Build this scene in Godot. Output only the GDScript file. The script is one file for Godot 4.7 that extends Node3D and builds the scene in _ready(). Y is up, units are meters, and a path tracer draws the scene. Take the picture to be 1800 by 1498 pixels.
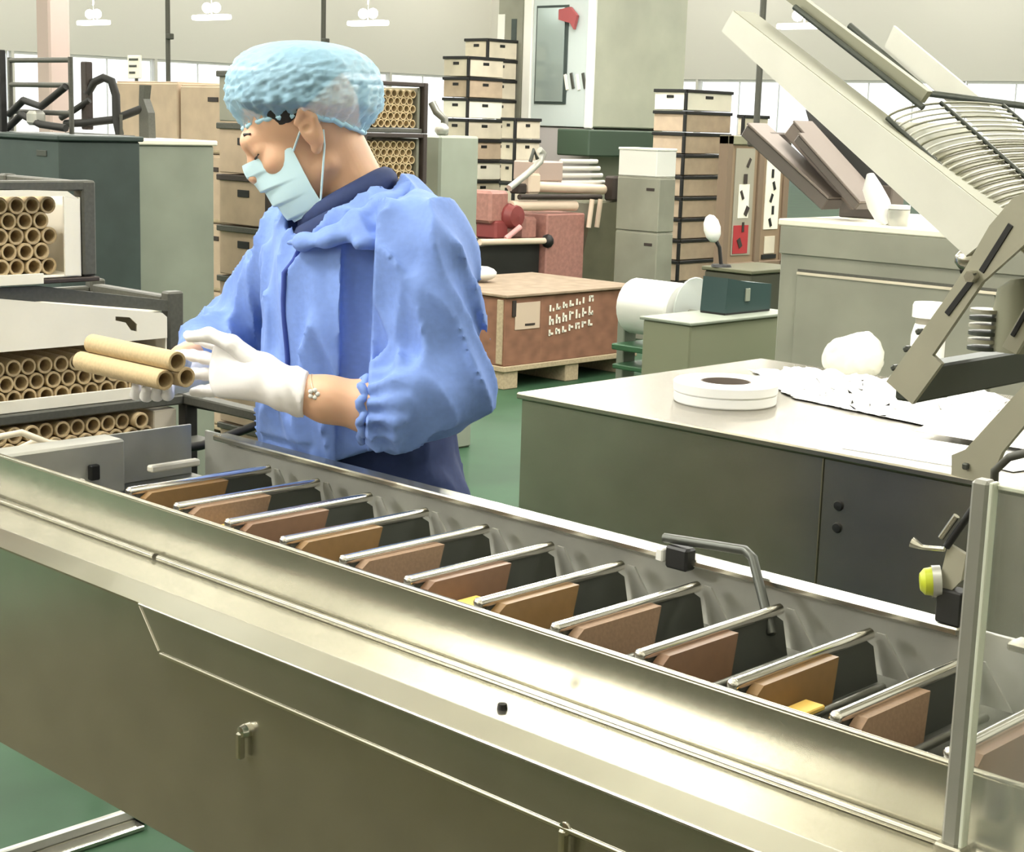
extends Node3D

# ---------------------------------------------------------------- mesh builder
class MB:
	var v := PackedVector3Array()
	var n := PackedVector3Array()
	var uv := PackedVector2Array()
	func tri(a: Vector3, b: Vector3, c: Vector3) -> void:
		var m := (b - a).cross(c - a).normalized()
		v.append_array([a, c, b]); n.append_array([m, m, m])
		uv.append_array([Vector2.ZERO, Vector2.RIGHT, Vector2.ONE])
	func quad(a: Vector3, b: Vector3, c: Vector3, d: Vector3) -> void:
		var m := (c - a).cross(d - b).normalized()
		v.append_array([a, c, b, a, d, c]); n.append_array([m, m, m, m, m, m])
		uv.append_array([Vector2(0, 1), Vector2(1, 0), Vector2(1, 1), Vector2(0, 1), Vector2(0, 0), Vector2(1, 0)])
	func squad(a, b, c, d, na, nb, nc, nd) -> void:
		v.append_array([a, c, b, a, d, c]); n.append_array([na, nc, nb, na, nd, nc])
		uv.append_array([Vector2(0, 1), Vector2(1, 0), Vector2(1, 1), Vector2(0, 1), Vector2(0, 0), Vector2(1, 0)])
	# chamfered box, centre c, full size s
	func box(c: Vector3, s: Vector3, e := 0.002, bs := Basis.IDENTITY) -> MB:
		var h := s * 0.5
		e = minf(e, minf(h.x, minf(h.y, h.z)) * 0.45)
		var ax := [Vector3.RIGHT, Vector3.UP, Vector3.BACK]
		for i in 3:
			var j := (i + 1) % 3
			var k := (i + 2) % 3
			for sg in [-1.0, 1.0]:
				var o: Vector3 = ax[i] * (h[i] * sg)
				var p: Vector3 = ax[j] * (h[j] - e)
				var q: Vector3 = ax[k] * (h[k] - e)
				if sg > 0: quad(c + bs * (o - p - q), c + bs * (o + p - q), c + bs * (o + p + q), c + bs * (o - p + q))
				else: quad(c + bs * (o - p + q), c + bs * (o + p + q), c + bs * (o + p - q), c + bs * (o - p - q))
		if e <= 0.0: return self
		for i in 3:
			var j := (i + 1) % 3
			var k := (i + 2) % 3
			for s1 in [-1.0, 1.0]:
				for s2 in [-1.0, 1.0]:
					var l: Vector3 = ax[i] * (h[i] - e)
					var p1: Vector3 = ax[j] * (h[j] * s1) + ax[k] * ((h[k] - e) * s2)
					var p2: Vector3 = ax[j] * ((h[j] - e) * s1) + ax[k] * (h[k] * s2)
					if s1 * s2 > 0: quad(c + bs * (p1 - l), c + bs * (p1 + l), c + bs * (p2 + l), c + bs * (p2 - l))
					else: quad(c + bs * (p2 - l), c + bs * (p2 + l), c + bs * (p1 + l), c + bs * (p1 - l))
		for s1 in [-1.0, 1.0]:
			for s2 in [-1.0, 1.0]:
				for s3 in [-1.0, 1.0]:
					var a := Vector3(h.x * s1, (h.y - e) * s2, (h.z - e) * s3)
					var b := Vector3((h.x - e) * s1, h.y * s2, (h.z - e) * s3)
					var d := Vector3((h.x - e) * s1, (h.y - e) * s2, h.z * s3)
					if s1 * s2 * s3 > 0: tri(c + bs * a, c + bs * b, c + bs * d)
					else: tri(c + bs * a, c + bs * d, c + bs * b)
		return self
	# box given by two corners
	func bx(a: Vector3, b: Vector3, e := 0.002) -> MB:
		return box((a + b) * 0.5, (b - a).abs(), e)
	# tube along points; radius number or array
	func tube(pts: Array, r, sides := 10, caps := true) -> MB:
		var m := pts.size()
		var rings := []
		var nrm := []
		var up := Vector3.UP
		for i in m:
			var t: Vector3 = (pts[mini(i + 1, m - 1)] - pts[maxi(i - 1, 0)]).normalized()
			if absf(t.dot(up)) > 0.95: up = Vector3(1, 0, 0.2).normalized()
			var s := t.cross(up).normalized()
			var w := s.cross(t).normalized()
			up = w
			var rr: float = r[i] if r is Array else r
			var ring := []
			var nn := []
			for k in sides:
				var an := TAU * k / sides
				var d := s * cos(an) + w * sin(an)
				ring.append(pts[i] + d * rr); nn.append(d)
			rings.append(ring); nrm.append(nn)
		for i in m - 1:
			for k in sides:
				var k2 := (k + 1) % sides
				squad(rings[i][k], rings[i + 1][k], rings[i + 1][k2], rings[i][k2], nrm[i][k], nrm[i + 1][k], nrm[i + 1][k2], nrm[i][k2])
		if caps:
			for k in sides:
				var k2 := (k + 1) % sides
				tri(pts[0], rings[0][k], rings[0][k2])
				tri(pts[m - 1], rings[m - 1][k2], rings[m - 1][k])
		return self
	# lathe: profile of Vector2(radius, height) about axis bs.y at o; flat across height, smooth round
	func lathe(o: Vector3, prof: Array, sides := 20, bs := Basis.IDENTITY) -> MB:
		for i in prof.size() - 1:
			var p: Vector2 = prof[i]
			var q: Vector2 = prof[i + 1]
			var d := (q - p).normalized()
			for k in sides:
				var a := TAU * k / sides
				var b := TAU * (k + 1) / sides
				var ca := Vector3(cos(a), 0, sin(a))
				var cb := Vector3(cos(b), 0, sin(b))
				var na := bs * (ca * d.y - Vector3.UP * d.x)
				var nb := bs * (cb * d.y - Vector3.UP * d.x)
				var p1 := o + bs * (ca * p.x + Vector3.UP * p.y)
				var p2 := o + bs * (ca * q.x + Vector3.UP * q.y)
				var p3 := o + bs * (cb * q.x + Vector3.UP * q.y)
				var p4 := o + bs * (cb * p.x + Vector3.UP * p.y)
				squad(p1, p2, p3, p4, na, na, nb, nb)
		return self
	# polygon (in plane ax,ay through o) extruded by d
	func prism(o: Vector3, ax: Vector3, ay: Vector3, poly: Array, d: Vector3) -> MB:
		var pl := PackedVector2Array(poly)
		var idx := Geometry2D.triangulate_polygon(pl)
		var flip := ax.cross(ay).dot(d) < 0.0
		if Geometry2D.is_polygon_clockwise(pl): flip = not flip
		for i in range(0, idx.size(), 3):
			var a := o + ax * pl[idx[i]].x + ay * pl[idx[i]].y
			var b := o + ax * pl[idx[i + 1]].x + ay * pl[idx[i + 1]].y
			var c := o + ax * pl[idx[i + 2]].x + ay * pl[idx[i + 2]].y
			var cw := (b - a).cross(c - a).dot(d) > 0.0
			if cw:
				tri(a + d, b + d, c + d); tri(a, c, b)
			else:
				tri(a + d, c + d, b + d); tri(a, b, c)
		for i in pl.size():
			var j := (i + 1) % pl.size()
			var a := o + ax * pl[i].x + ay * pl[i].y
			var b := o + ax * pl[j].x + ay * pl[j].y
			if flip: quad(b, a, a + d, b + d)
			else: quad(a, b, b + d, a + d)
		return self
	func ball(c: Vector3, r: Vector3, sides := 14, bs := Basis.IDENTITY) -> MB:
		var rows := sides / 2
		for i in rows:
			for k in sides:
				var q := []
				var nn := []
				for ij in [[i, k], [i, k + 1], [i + 1, k + 1], [i + 1, k]]:
					var th: float = PI * ij[0] / rows
					var ph: float = TAU * ij[1] / sides
					var u := Vector3(sin(th) * cos(ph), cos(th), sin(th) * sin(ph))
					q.append(c + bs * (u * r)); nn.append((bs * (u / r)).normalized())
				squad(q[0], q[1], q[2], q[3], nn[0], nn[1], nn[2], nn[3])
		return self
	func mesh(off := Vector3.ZERO) -> ArrayMesh:
		var a := []
		a.resize(Mesh.ARRAY_MAX)
		var w := v.duplicate()
		if off != Vector3.ZERO:
			for i in w.size(): w[i] -= off
		a[Mesh.ARRAY_VERTEX] = w
		a[Mesh.ARRAY_NORMAL] = n
		a[Mesh.ARRAY_TEX_UV] = uv
		var m := ArrayMesh.new()
		m.add_surface_from_arrays(Mesh.PRIMITIVE_TRIANGLES, a)
		return m

# ---------------------------------------------------------------- scene helpers
var names := {}
var M := {}
var rng := RandomNumberGenerator.new()

func numbered(called: String) -> String:
	if not names.has(called):
		names[called] = 0
		return called
	names[called] += 1
	return "%s_%03d" % [called, names[called]]

func thing(called: String, label: String, category: String, at := Vector3.ZERO, group := "") -> Node3D:
	var o := Node3D.new()
	o.name = numbered(called)
	add_child(o)
	o.position = at
	o.set_meta("label", label)
	o.set_meta("category", category)
	if group: o.set_meta("group", group)
	return o

# a part: geometry in the world's metres, stored relative to its thing
func part(called: String, mb: MB, m: Material, parent: Node3D, label := "") -> MeshInstance3D:
	var o := MeshInstance3D.new()
	o.name = called
	var off := Vector3.ZERO
	var p: Node = parent
	while p != self:
		off += p.position
		p = p.get_parent()
	o.mesh = mb.mesh(off)
	o.material_override = m
	parent.add_child(o, true)
	if label: o.set_meta("label", label)
	return o

# a thing that is one mesh
func single(called: String, mb: MB, m: Material, label: String, category: String, at: Vector3, group := "") -> MeshInstance3D:
	var o := MeshInstance3D.new()
	o.name = numbered(called)
	add_child(o)
	o.position = at
	o.mesh = mb.mesh(at)
	o.material_override = m
	o.set_meta("label", label)
	o.set_meta("category", category)
	if group: o.set_meta("group", group)
	return o

func struct(called: String, mb: MB, m: Material) -> MeshInstance3D:
	var o := MeshInstance3D.new()
	o.name = called
	o.mesh = mb.mesh()
	o.material_override = m
	add_child(o)
	o.set_meta("kind", "structure")
	return o

func mat(c: Color, rough := 0.6, metal := 0.0, tex: Texture2D = null, scale := 1.0, extra := {}) -> StandardMaterial3D:
	var m := StandardMaterial3D.new()
	m.albedo_color = c
	m.roughness = rough
	m.metallic = metal
	if tex:
		m.albedo_texture = tex
		m.uv1_triplanar = true
		m.uv1_world_triplanar = true
		m.uv1_scale = Vector3.ONE * scale
	for k in extra: m.set(k, extra[k])
	return m

func noise_tex(seed_: int, freq: float, lo: float, hi: float, stretch := 1, size := 256) -> ImageTexture:
	var f := FastNoiseLite.new()
	f.seed = seed_
	f.frequency = freq
	f.fractal_octaves = 4
	var im := f.get_seamless_image(size, size)
	im.convert(Image.FORMAT_RGB8)
	for y in size:
		for x in size:
			var g := lerpf(lo, hi, im.get_pixel(x, y).r)
			im.set_pixel(x, y, Color(g, g, g))
	if stretch > 1:
		im.resize(size / stretch, size, Image.INTERPOLATE_LANCZOS)
		im.resize(size, size, Image.INTERPOLATE_CUBIC)
	return ImageTexture.create_from_image(im)

func V(x: float, y: float, z: float) -> Vector3:
	return Vector3(x, y, z)

func ordinal(i: int) -> String:
	return ["first", "second", "third", "fourth", "fifth", "sixth", "seventh", "eighth", "ninth", "tenth", "eleventh", "twelfth", "thirteenth", "fourteenth", "fifteenth"][i]

# ---------------------------------------------------------------- main
func _ready() -> void:
	rng.seed = 7
	setup_view()
	make_materials()
	build_room()
	build_lamps()
	build_conveyor()
	build_table()
	build_all()

func setup_view() -> void:
	var cam := Camera3D.new()
	cam.name = "camera"
	add_child(cam)
	cam.fov = 29.458
	cam.near = 0.05
	cam.far = 200.0
	cam.transform = Transform3D(Basis(V(0.71686645, 0.03048548, -0.69654371), V(-0.150303, 0.98231007, -0.11169576), V(0.68081679, 0.18476355, 0.70876719)), V(0, 1.47, 0))
	cam.current = true
	var e := Environment.new()
	e.background_mode = Environment.BG_SKY
	var sky := Sky.new()
	var sm := ProceduralSkyMaterial.new()
	sm.sky_top_color = Color(0.80, 0.86, 0.95)
	sm.sky_horizon_color = Color(0.95, 0.96, 0.96)
	sm.ground_bottom_color = Color(0.55, 0.55, 0.52)
	sm.ground_horizon_color = Color(0.9, 0.9, 0.88)
	sm.energy_multiplier = 2.2
	sky.sky_material = sm
	e.sky = sky
	e.ambient_light_source = Environment.AMBIENT_SOURCE_DISABLED
	e.tonemap_mode = Environment.TONE_MAPPER_LINEAR
	e.tonemap_exposure = 1.08
	e.sdfgi_enabled = true
	e.ssao_enabled = true
	e.ssil_enabled = true
	var we := WorldEnvironment.new()
	we.name = "world_environment"
	we.environment = e
	add_child(we)

func make_materials() -> void:
	var fine := noise_tex(3, 0.06, 0.86, 1.0)
	var soft := noise_tex(5, 0.012, 0.88, 1.0)
	var faint := noise_tex(6, 0.02, 0.94, 1.0)
	M.steel = mat(Color(0.77, 0.76, 0.71), 0.22, 0.92, faint, 2.0)
	M.steel_table = mat(Color(0.66, 0.64, 0.59), 0.27, 0.92, faint, 2.0)
	M.steel_dark = mat(Color(0.50, 0.50, 0.47), 0.42, 0.85, soft, 3.0)
	M.steel_pale = mat(Color(0.80, 0.80, 0.77), 0.42, 0.55, soft, 2.0)
	M.chrome = mat(Color(0.93, 0.92, 0.90), 0.16, 1.0)
	M.plate = mat(Color(0.32, 0.33, 0.31), 0.40, 0.55)
	M.black = mat(Color(0.07, 0.07, 0.07), 0.5)
	M.rubber = mat(Color(0.11, 0.11, 0.10), 0.65)
	M.frame = mat(Color(0.33, 0.33, 0.30), 0.55, 0.0, fine, 6.0)
	M.frame_brown = mat(Color(0.22, 0.18, 0.16), 0.6, 0.0, fine, 6.0)
	M.floor = mat(Color(0.21, 0.34, 0.24), 0.55, 0.0, soft, 0.6, {"metallic_specular": 0.35})
	M.wall = mat(Color(0.84, 0.83, 0.79), 0.7)
	M.ceiling = mat(Color(0.80, 0.78, 0.71), 0.55, 0.0, soft, 0.2)
	M.white = mat(Color(0.88, 0.88, 0.86), 0.5)
	M.carton = mat(Color(0.74, 0.66, 0.57), 0.8, 0.0, noise_tex(8, 0.02, 0.92, 1.0), 1.5)
	M.carton_pale = mat(Color(0.86, 0.82, 0.74), 0.8, 0.0, soft, 1.0)
	M.carton_white = mat(Color(0.95, 0.93, 0.87), 0.75, 0.0, noise_tex(4, 0.01, 0.95, 1.0), 1.0)
	M.tube = mat(Color(0.79, 0.70, 0.54), 0.75, 0.0, fine, 8.0)
	M.wood = mat(Color(0.58, 0.41, 0.32), 0.7, 0.0, noise_tex(21, 0.03, 0.8, 1.0, 8), 1.2)
	M.wood_top = mat(Color(0.64, 0.56, 0.47), 0.7, 0.0, noise_tex(22, 0.03, 0.82, 1.0, 8), 1.2)
	M.wood_pale = mat(Color(0.74, 0.67, 0.55), 0.7, 0.0, fine, 3.0)
	M.product = [mat(Color(0.49, 0.37, 0.28), 0.4, 0.0, faint, 9.0), mat(Color(0.52, 0.40, 0.24), 0.4, 0.0, faint, 9.0), mat(Color(0.58, 0.47, 0.37), 0.6, 0.0, fine, 9.0), mat(Color(0.93, 0.78, 0.40), 0.6)]
	M.paper = mat(Color(0.88, 0.88, 0.87), 0.7)
	M.cab_green = mat(Color(0.56, 0.585, 0.53), 0.5, 0.0, soft, 0.8)
	M.cab_grey = mat(Color(0.58, 0.58, 0.525), 0.45, 0.0, soft, 0.8)
	M.teal = mat(Color(0.22, 0.27, 0.26), 0.5, 0.0, soft, 2.0)
	M.lamp_white = mat(Color(0.92, 0.92, 0.90), 0.4)
	M.glow = mat(Color(1, 1, 1), 0.4, 0.0, null, 1.0, {"emission_enabled": true, "emission": Color(1.0, 0.985, 0.95), "emission_energy_multiplier": 3.0})

# ---------------------------------------------------------------- the setting
const RX0 := -46.0
const RX1 := 5.0
const RZ0 := -46.0
const RZ1 := 5.0
const RH := 9.0
const LAMP_DOWN := 5.2
const LAMP_UP := 7.0
const LAMP_BAY := 9.5

func build_room() -> void:
	struct("floor", MB.new().bx(V(RX0, -0.2, RZ0), V(RX1, 0, RZ1), 0.0), M.floor)
	struct("ceiling", MB.new().bx(V(RX0 - 0.2, RH, RZ0 - 0.2), V(RX1 + 0.2, RH + 0.2, RZ1 + 0.2), 0.0), M.ceiling)
	# back and left walls carry ribbons of windows; sill at 0.3 m, head at 3.1 m
	var wb := MB.new()
	var wl := MB.new()
	for w in [[wb, 0], [wl, 1]]:
		var segs := [[RX0, 0.0, RX1, 0.3], [RX0, 3.1, RX1, RH]]
		var x := RX0
		while x < RX1 - 0.5:
			segs.append([x, 0.3, minf(x + 0.1, RX1), 3.1])
			x += 5.1
		segs.append([RX1 - 0.5, 0.3, RX1, 3.1])
		for s in segs:
			if w[1] == 0: w[0].bx(V(s[0], s[1], RZ0 - 0.2), V(s[2], s[3], RZ0), 0.0)
			else: w[0].bx(V(RX0 - 0.2, s[1], s[0]), V(RX0, s[3], s[2]), 0.0)
	struct("wall_back", wb, M.wall)
	struct("wall_left", wl, M.wall)
	struct("wall_right", MB.new().bx(V(RX1, 0, RZ0), V(RX1 + 0.2, RH, RZ1), 0.0), M.wall)
	struct("wall_front", MB.new().bx(V(RX0, 0, RZ1), V(RX1, RH, RZ1 + 0.2), 0.0), M.wall)
	M.glass = mat(Color(0.9, 0.95, 0.95, 0.08), 0.05, 0.0, null, 1.0, {"transparency": BaseMaterial3D.TRANSPARENCY_ALPHA})
	var wn := 1
	for side in 2:
		var x := RX0 + 0.2
		while x < -14.0:
			var root := Node3D.new()
			root.name = "window_%d" % wn
			add_child(root)
			root.position = V(x + 2.45, 0.3, RZ0 - 0.1) if side == 0 else V(RX0 - 0.1, 0.3, x + 2.45)
			root.set_meta("kind", "structure")
			var f := MB.new()
			var g := MB.new()
			for k in 4:
				var xx := x + k * 4.9 / 3.0
				if side == 0: f.box(V(xx, 1.7, RZ0 - 0.1), V(0.025, 2.8, 0.06), 0.0)
				else: f.box(V(RX0 - 0.1, 1.7, xx), V(0.06, 2.8, 0.025), 0.0)
			for yy in [0.34, 3.06]:
				if side == 0: f.box(V(x + 2.45, yy, RZ0 - 0.1), V(4.9, 0.08, 0.1), 0.0)
				else: f.box(V(RX0 - 0.1, yy, x + 2.45), V(0.1, 0.08, 4.9), 0.0)
			if side == 0: g.box(V(x + 2.45, 1.7, RZ0 - 0.1), V(4.9, 2.75, 0.01), 0.0)
			else: g.box(V(RX0 - 0.1, 1.7, x + 2.45), V(0.01, 2.75, 4.9), 0.0)
			part("window_frame", f, M.white, root)
			part("pane", g, M.glass, root)
			wn += 1
			x += 5.1

const LAMPS := [
	[-25.8, -15.9, "hanging lamp high above the black hoses at the far left"], [-22.0, -15.7, "hanging lamp above the beige carton stack"], [-20.4, -17.6, "hanging lamp above the blue hair net"], [-13.8, -20.2, "hanging lamp right of the grey machine tower, above the inclined chute"]]

func build_lamps() -> void:
	# far pendants that show in the picture: white batten with two round lamps on top
	for a in LAMPS:
		pendant(V(a[0], 2.95, a[1]), "white two-bulb " + a[2], "pendant lamps in the far hall")
	# globe lamps added out of view to light the hall and its far walls
	for i in 6:
		for j in 6:
			added_high_bay(V(-42.0 + i * 8.4, 8.2, -42.0 + j * 8.4), "added unseen globe lamp hanging under the hall ceiling")
	# unseen lamp panels over the work area; extra ones added for the flange highlight
	for a in [[-9.5, 2.0], [-7.4, 2.65], [-4.4, 2.1], [-4.4, 2.5], [-4.4, 2.9], [-4.4, 3.3], [-9.5, -1.5], [-6.0, -1.2], [-2.6, -0.6], [-10.5, -5.5], [-7.0, -4.6], [-4.6, -5.1], [-3.1, -5.1], [-0.8, -3.4], [-8.0, -9.0], [-5.0, -8.0], [-2.0, -7.0], [-13.5, -9.5], [-7.4, -12.2], [-14.5, -4.0], [-13.5, 1.0], [-17.0, -8.0], [-1.0, -11.5]]:
		panel(V(a[0], 2.95, a[1]), "unseen white lamp panel hung over the work area")

func added_high_bay(p: Vector3, label: String) -> void:
	var t := thing("added_bay_lamp", label, "lamp", p, "added unseen globe lamps under the hall ceiling")
	part("globe", MB.new().ball(p, V(0.2, 0.2, 0.2), 14), M.glow, t)
	part("rod", MB.new().tube([p + V(0, 0.19, 0), p + V(0, RH - p.y, 0)], 0.015, 6), M.lamp_white, t)
	var l := OmniLight3D.new()
	l.name = "light"
	l.light_energy = LAMP_BAY
	l.light_size = 0.15
	l.light_color = Color(1.0, 0.99, 0.965)
	l.omni_range = 80.0
	l.omni_attenuation = 2.0
	l.shadow_enabled = true
	t.add_child(l)

func area(t: Node3D, called: String, size: Vector2, e: float, y: float, up: bool) -> void:
	var l := AreaLight3D.new()
	l.name = called
	l.area_size = size
	l.light_energy = e
	l.light_color = Color(1.0, 0.99, 0.965)
	l.shadow_enabled = true
	l.set("area_range", 60.0)
	l.rotation.x = PI / 2 if up else -PI / 2
	l.position = V(0, y, 0)
	t.add_child(l)

func pendant(p: Vector3, label: String, group: String) -> void:
	var t := thing("pendant_lamp", label, "lamp", p, group)
	part("batten", MB.new().box(p, V(0.86, 0.08, 0.18), 0.02), M.glow, t)
	for s in [-0.12, 0.12]:
		part("bulb", MB.new().ball(p + V(s, 0.15, 0), V(0.085, 0.085, 0.085), 10), M.glow, t)
	part("rod", MB.new().tube([p + V(0, 0.05, 0), p + V(0, RH - p.y, 0)], 0.012, 6), M.lamp_white, t)
	area(t, "light", Vector2(0.8, 0.16), LAMP_DOWN, -0.06, false)
	area(t, "uplight", Vector2(0.8, 0.16), LAMP_UP, 0.3, true)

func panel(p: Vector3, label: String) -> void:
	var t := thing("unseen_panel_lamp", label, "lamp", p, "unseen hanging lamps above the work area")
	part("housing", MB.new().box(p, V(1.26, 0.05, 0.36), 0.006), M.lamp_white, t)
	part("diffuser", MB.new().box(p + V(0, -0.03, 0), V(1.2, 0.012, 0.3), 0.003), M.glow, t)
	part("upper_diffuser", MB.new().box(p + V(0, 0.03, 0), V(1.2, 0.012, 0.3), 0.003), M.glow, t)
	for sx in [-0.5, 0.5]:
		part("rod", MB.new().tube([p + V(sx, 0.02, 0), p + V(sx, RH - p.y, 0)], 0.008, 6), M.lamp_white, t)
	area(t, "light", Vector2(1.2, 0.3), LAMP_DOWN, -0.045, false)
	area(t, "uplight", Vector2(1.2, 0.3), LAMP_UP, 0.045, true)

# ---------------------------------------------------------------- the packing conveyor
func build_conveyor() -> void:
	var x0 := -2.60
	var x1 := 0.4
	var t := thing("packing_conveyor", "long stainless steel trough conveyor with crossbar pockets in the foreground", "conveyor", V(-1.3, 0, -1.42))
	# near wall, flange and body
	part("near_wall", MB.new().bx(V(x0, 0.78, -1.241), V(x1, 0.93, -1.236), 0.001), M.steel, t)
	part("wall_lip", MB.new().tube([V(x0, 0.93, -1.2385), V(x1, 0.93, -1.2385)], 0.0035, 8), M.steel, t)
	part("flange", MB.new().bx(V(x0, 0.850, -1.237), V(x1, 0.857, -1.152), 0.0015), M.steel, t)
	part("flange_rib", MB.new().tube([V(x0, 0.861, -1.229), V(-1.86, 0.861, -1.229)], 0.005, 8), M.steel, t)
	part("flange_rib", MB.new().tube([V(-1.85, 0.861, -1.229), V(x1, 0.861, -1.229)], 0.005, 8), M.steel, t)
	part("flange_slope", MB.new().prism(V(x0, 0, 0), V(0, 0, 1), V(0, 1, 0), [Vector2(-1.1535, 0.8565), Vector2(-1.119, 0.8465), Vector2(-1.120, 0.8435), Vector2(-1.155, 0.8535)], V(x1 - x0, 0, 0)), M.steel, t)
	var cov := MB.new()
	cov.prism(V(0, 0, -1.128), V(1, 0, 0), V(0, 1, 0), [Vector2(-1.685, 0.793), Vector2(x1, 0.793), Vector2(x1, 0.8435), Vector2(-1.728, 0.8435)], V(0, 0, 0.010))
	part("cover_flap", cov, M.steel, t)
	part("cover_edge", MB.new().tube([V(-1.728, 0.8455, -1.1175), V(x1, 0.8455, -1.1175)], 0.0022, 6), M.chrome, t)
	part("cover_end_edge", MB.new().tube([V(-1.728, 0.8435, -1.1175), V(-1.685, 0.793, -1.1175)], 0.0016, 6), M.chrome, t)
	part("seam_strip", MB.new().bx(V(-1.682, 0.7875, -1.128), V(x1, 0.7925, -1.1155), 0.0012), M.chrome, t)
	part("front_panel", MB.new().bx(V(x0, 0.535, -1.20), V(x1, 0.8425, -1.128), 0.003), M.steel, t)
	part("under_tray", MB.new().bx(V(x0, 0.535, -1.68), V(x1, 0.545, -1.20), 0.002), M.steel_dark, t)
	# far wall and rail
	part("far_wall", MB.new().bx(V(-2.36, 0.535, -1.672), V(x1, 0.912, -1.666), 0.001), M.steel_pale, t)
	part("far_rail", MB.new().bx(V(-2.30, 0.906, -1.672), V(-0.86, 0.916, -1.640), 0.004), M.steel, t)
	part("far_rail", MB.new().bx(V(-0.80, 0.906, -1.672), V(x1, 0.916, -1.640), 0.004), M.steel, t)
	part("trough_floor", MB.new().bx(V(x0, 0.822, -1.666), V(x1, 0.828, -1.241), 0.001), M.steel_dark, t)
	# wing latch, bolts
	var lt := part("latch", MB.new().lathe(V(-1.512, 0.735, -1.128), [Vector2(0, 0.012), Vector2(0.007, 0.011), Vector2(0.009, 0.004), Vector2(0.009, 0)], 12, Basis(V(1, 0, 0), V(0, 0, 1), V(0, -1, 0))), M.chrome, t)
	part("wing", MB.new().box(V(-1.514, 0.717, -1.119), V(0.008, 0.034, 0.010), 0.003), M.chrome, lt)
	part("bolt", MB.new().lathe(V(-1.133, 0.857, -1.178), [Vector2(0, 0.007), Vector2(0.005, 0.006), Vector2(0.006, 0)], 8), M.black, t)
	var lt2 := part("latch", MB.new().lathe(V(-0.985, 0.790, -1.1275), [Vector2(0, 0.012), Vector2(0.007, 0.011), Vector2(0.009, 0.004), Vector2(0.009, 0)], 12, Basis(V(1, 0, 0), V(0, 0, 1), V(0, -1, 0))), M.chrome, t)
	part("wing", MB.new().box(V(-0.987, 0.772, -1.1185), V(0.008, 0.034, 0.010), 0.003), M.chrome, lt2)
	# legs and the foot frame that shows under the body at the lower left
	for x in [-1.75, -0.2]:
		for z in [-1.25, -1.62]:
			part("leg", MB.new().bx(V(x - 0.02, 0.03, z - 0.02), V(x + 0.02, 0.537, z + 0.02), 0.003), M.steel, t)
			part("foot", MB.new().lathe(V(x, 0, z), [Vector2(0, 0.03), Vector2(0.012, 0.03), Vector2(0.012, 0.012), Vector2(0.032, 0.008), Vector2(0.034, 0)], 12), M.black, t)
	# pocket flights
	for k in range(-2, 11):
		var x := -0.840 - 0.1289 * k
		var f := Node3D.new()
		f.name = "flight"
		t.add_child(f, true)
		f.position = V(x, 0.885, -1.5) - t.position
		flight(f, x, k)
	# left end: cross box with bracket
	part("end_box", MB.new().bx(V(-2.40, 0.828, -1.49), V(-2.34, 0.920, -1.262), 0.004), M.steel_pale, t)
	part("end_cable", MB.new().tube([V(-2.55, 0.845, -1.30), V(-2.50, 0.915, -1.33), V(-2.47, 0.925, -1.37), V(-2.45, 0.90, -1.42), V(-2.43, 0.870, -1.46)], 0.006, 8), M.carton_pale, t)
	part("end_cable", MB.new().tube([V(-2.56, 0.86, -1.36), V(-2.50, 0.900, -1.41), V(-2.45, 0.895, -1.47), V(-2.43, 0.860, -1.53)], 0.005, 8), M.carton_pale, t)
	part("end_nozzle", MB.new().lathe(V(-2.47, 0.845, -1.27), [Vector2(0.012, 0.0), Vector2(0.012, 0.05), Vector2(0.022, 0.065), Vector2(0.010, 0.085), Vector2(0, 0.085)], 12), M.carton_pale, t)
	part("end_shelf", MB.new().bx(V(-2.595, 0.828, -1.66), V(-2.41, 0.842, -1.245), 0.002), M.steel_pale, t)
	part("end_strip", MB.new().box(V(-2.333, 0.860, -1.345), V(0.012, 0.008, 0.12), 0.003), M.carton_white, t)
	part("end_bracket", MB.new().box(V(-2.334, 0.872, -1.425), V(0.012, 0.026, 0.018), 0.002), M.black, t)
	part("end_plate", MB.new().bx(V(-2.40, 0.828, -1.662), V(-2.394, 0.918, -1.49), 0.001), M.steel_pale, t)
	part("end_guide", MB.new().box(V(-2.30, 0.872, -1.56), V(0.016, 0.012, 0.10), 0.003), M.carton_white, t)
	# bent sensor arm clamped on the far rail
	var arm := part("sensor_clamp", MB.new().box(V(-1.262, 0.915, -1.640), V(0.036, 0.030, 0.022), 0.003), M.black, t)
	part("clamp_screw", MB.new().box(V(-1.286, 0.916, -1.634), V(0.012, 0.018, 0.02), 0.002), M.white, arm)
	part("bent_arm", MB.new().tube([V(-1.29, 0.936, -1.640), V(-1.16, 0.946, -1.640), V(-1.145, 0.940, -1.636), V(-1.085, 0.862, -1.600)], 0.0065, 8), M.plate, arm)

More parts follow.
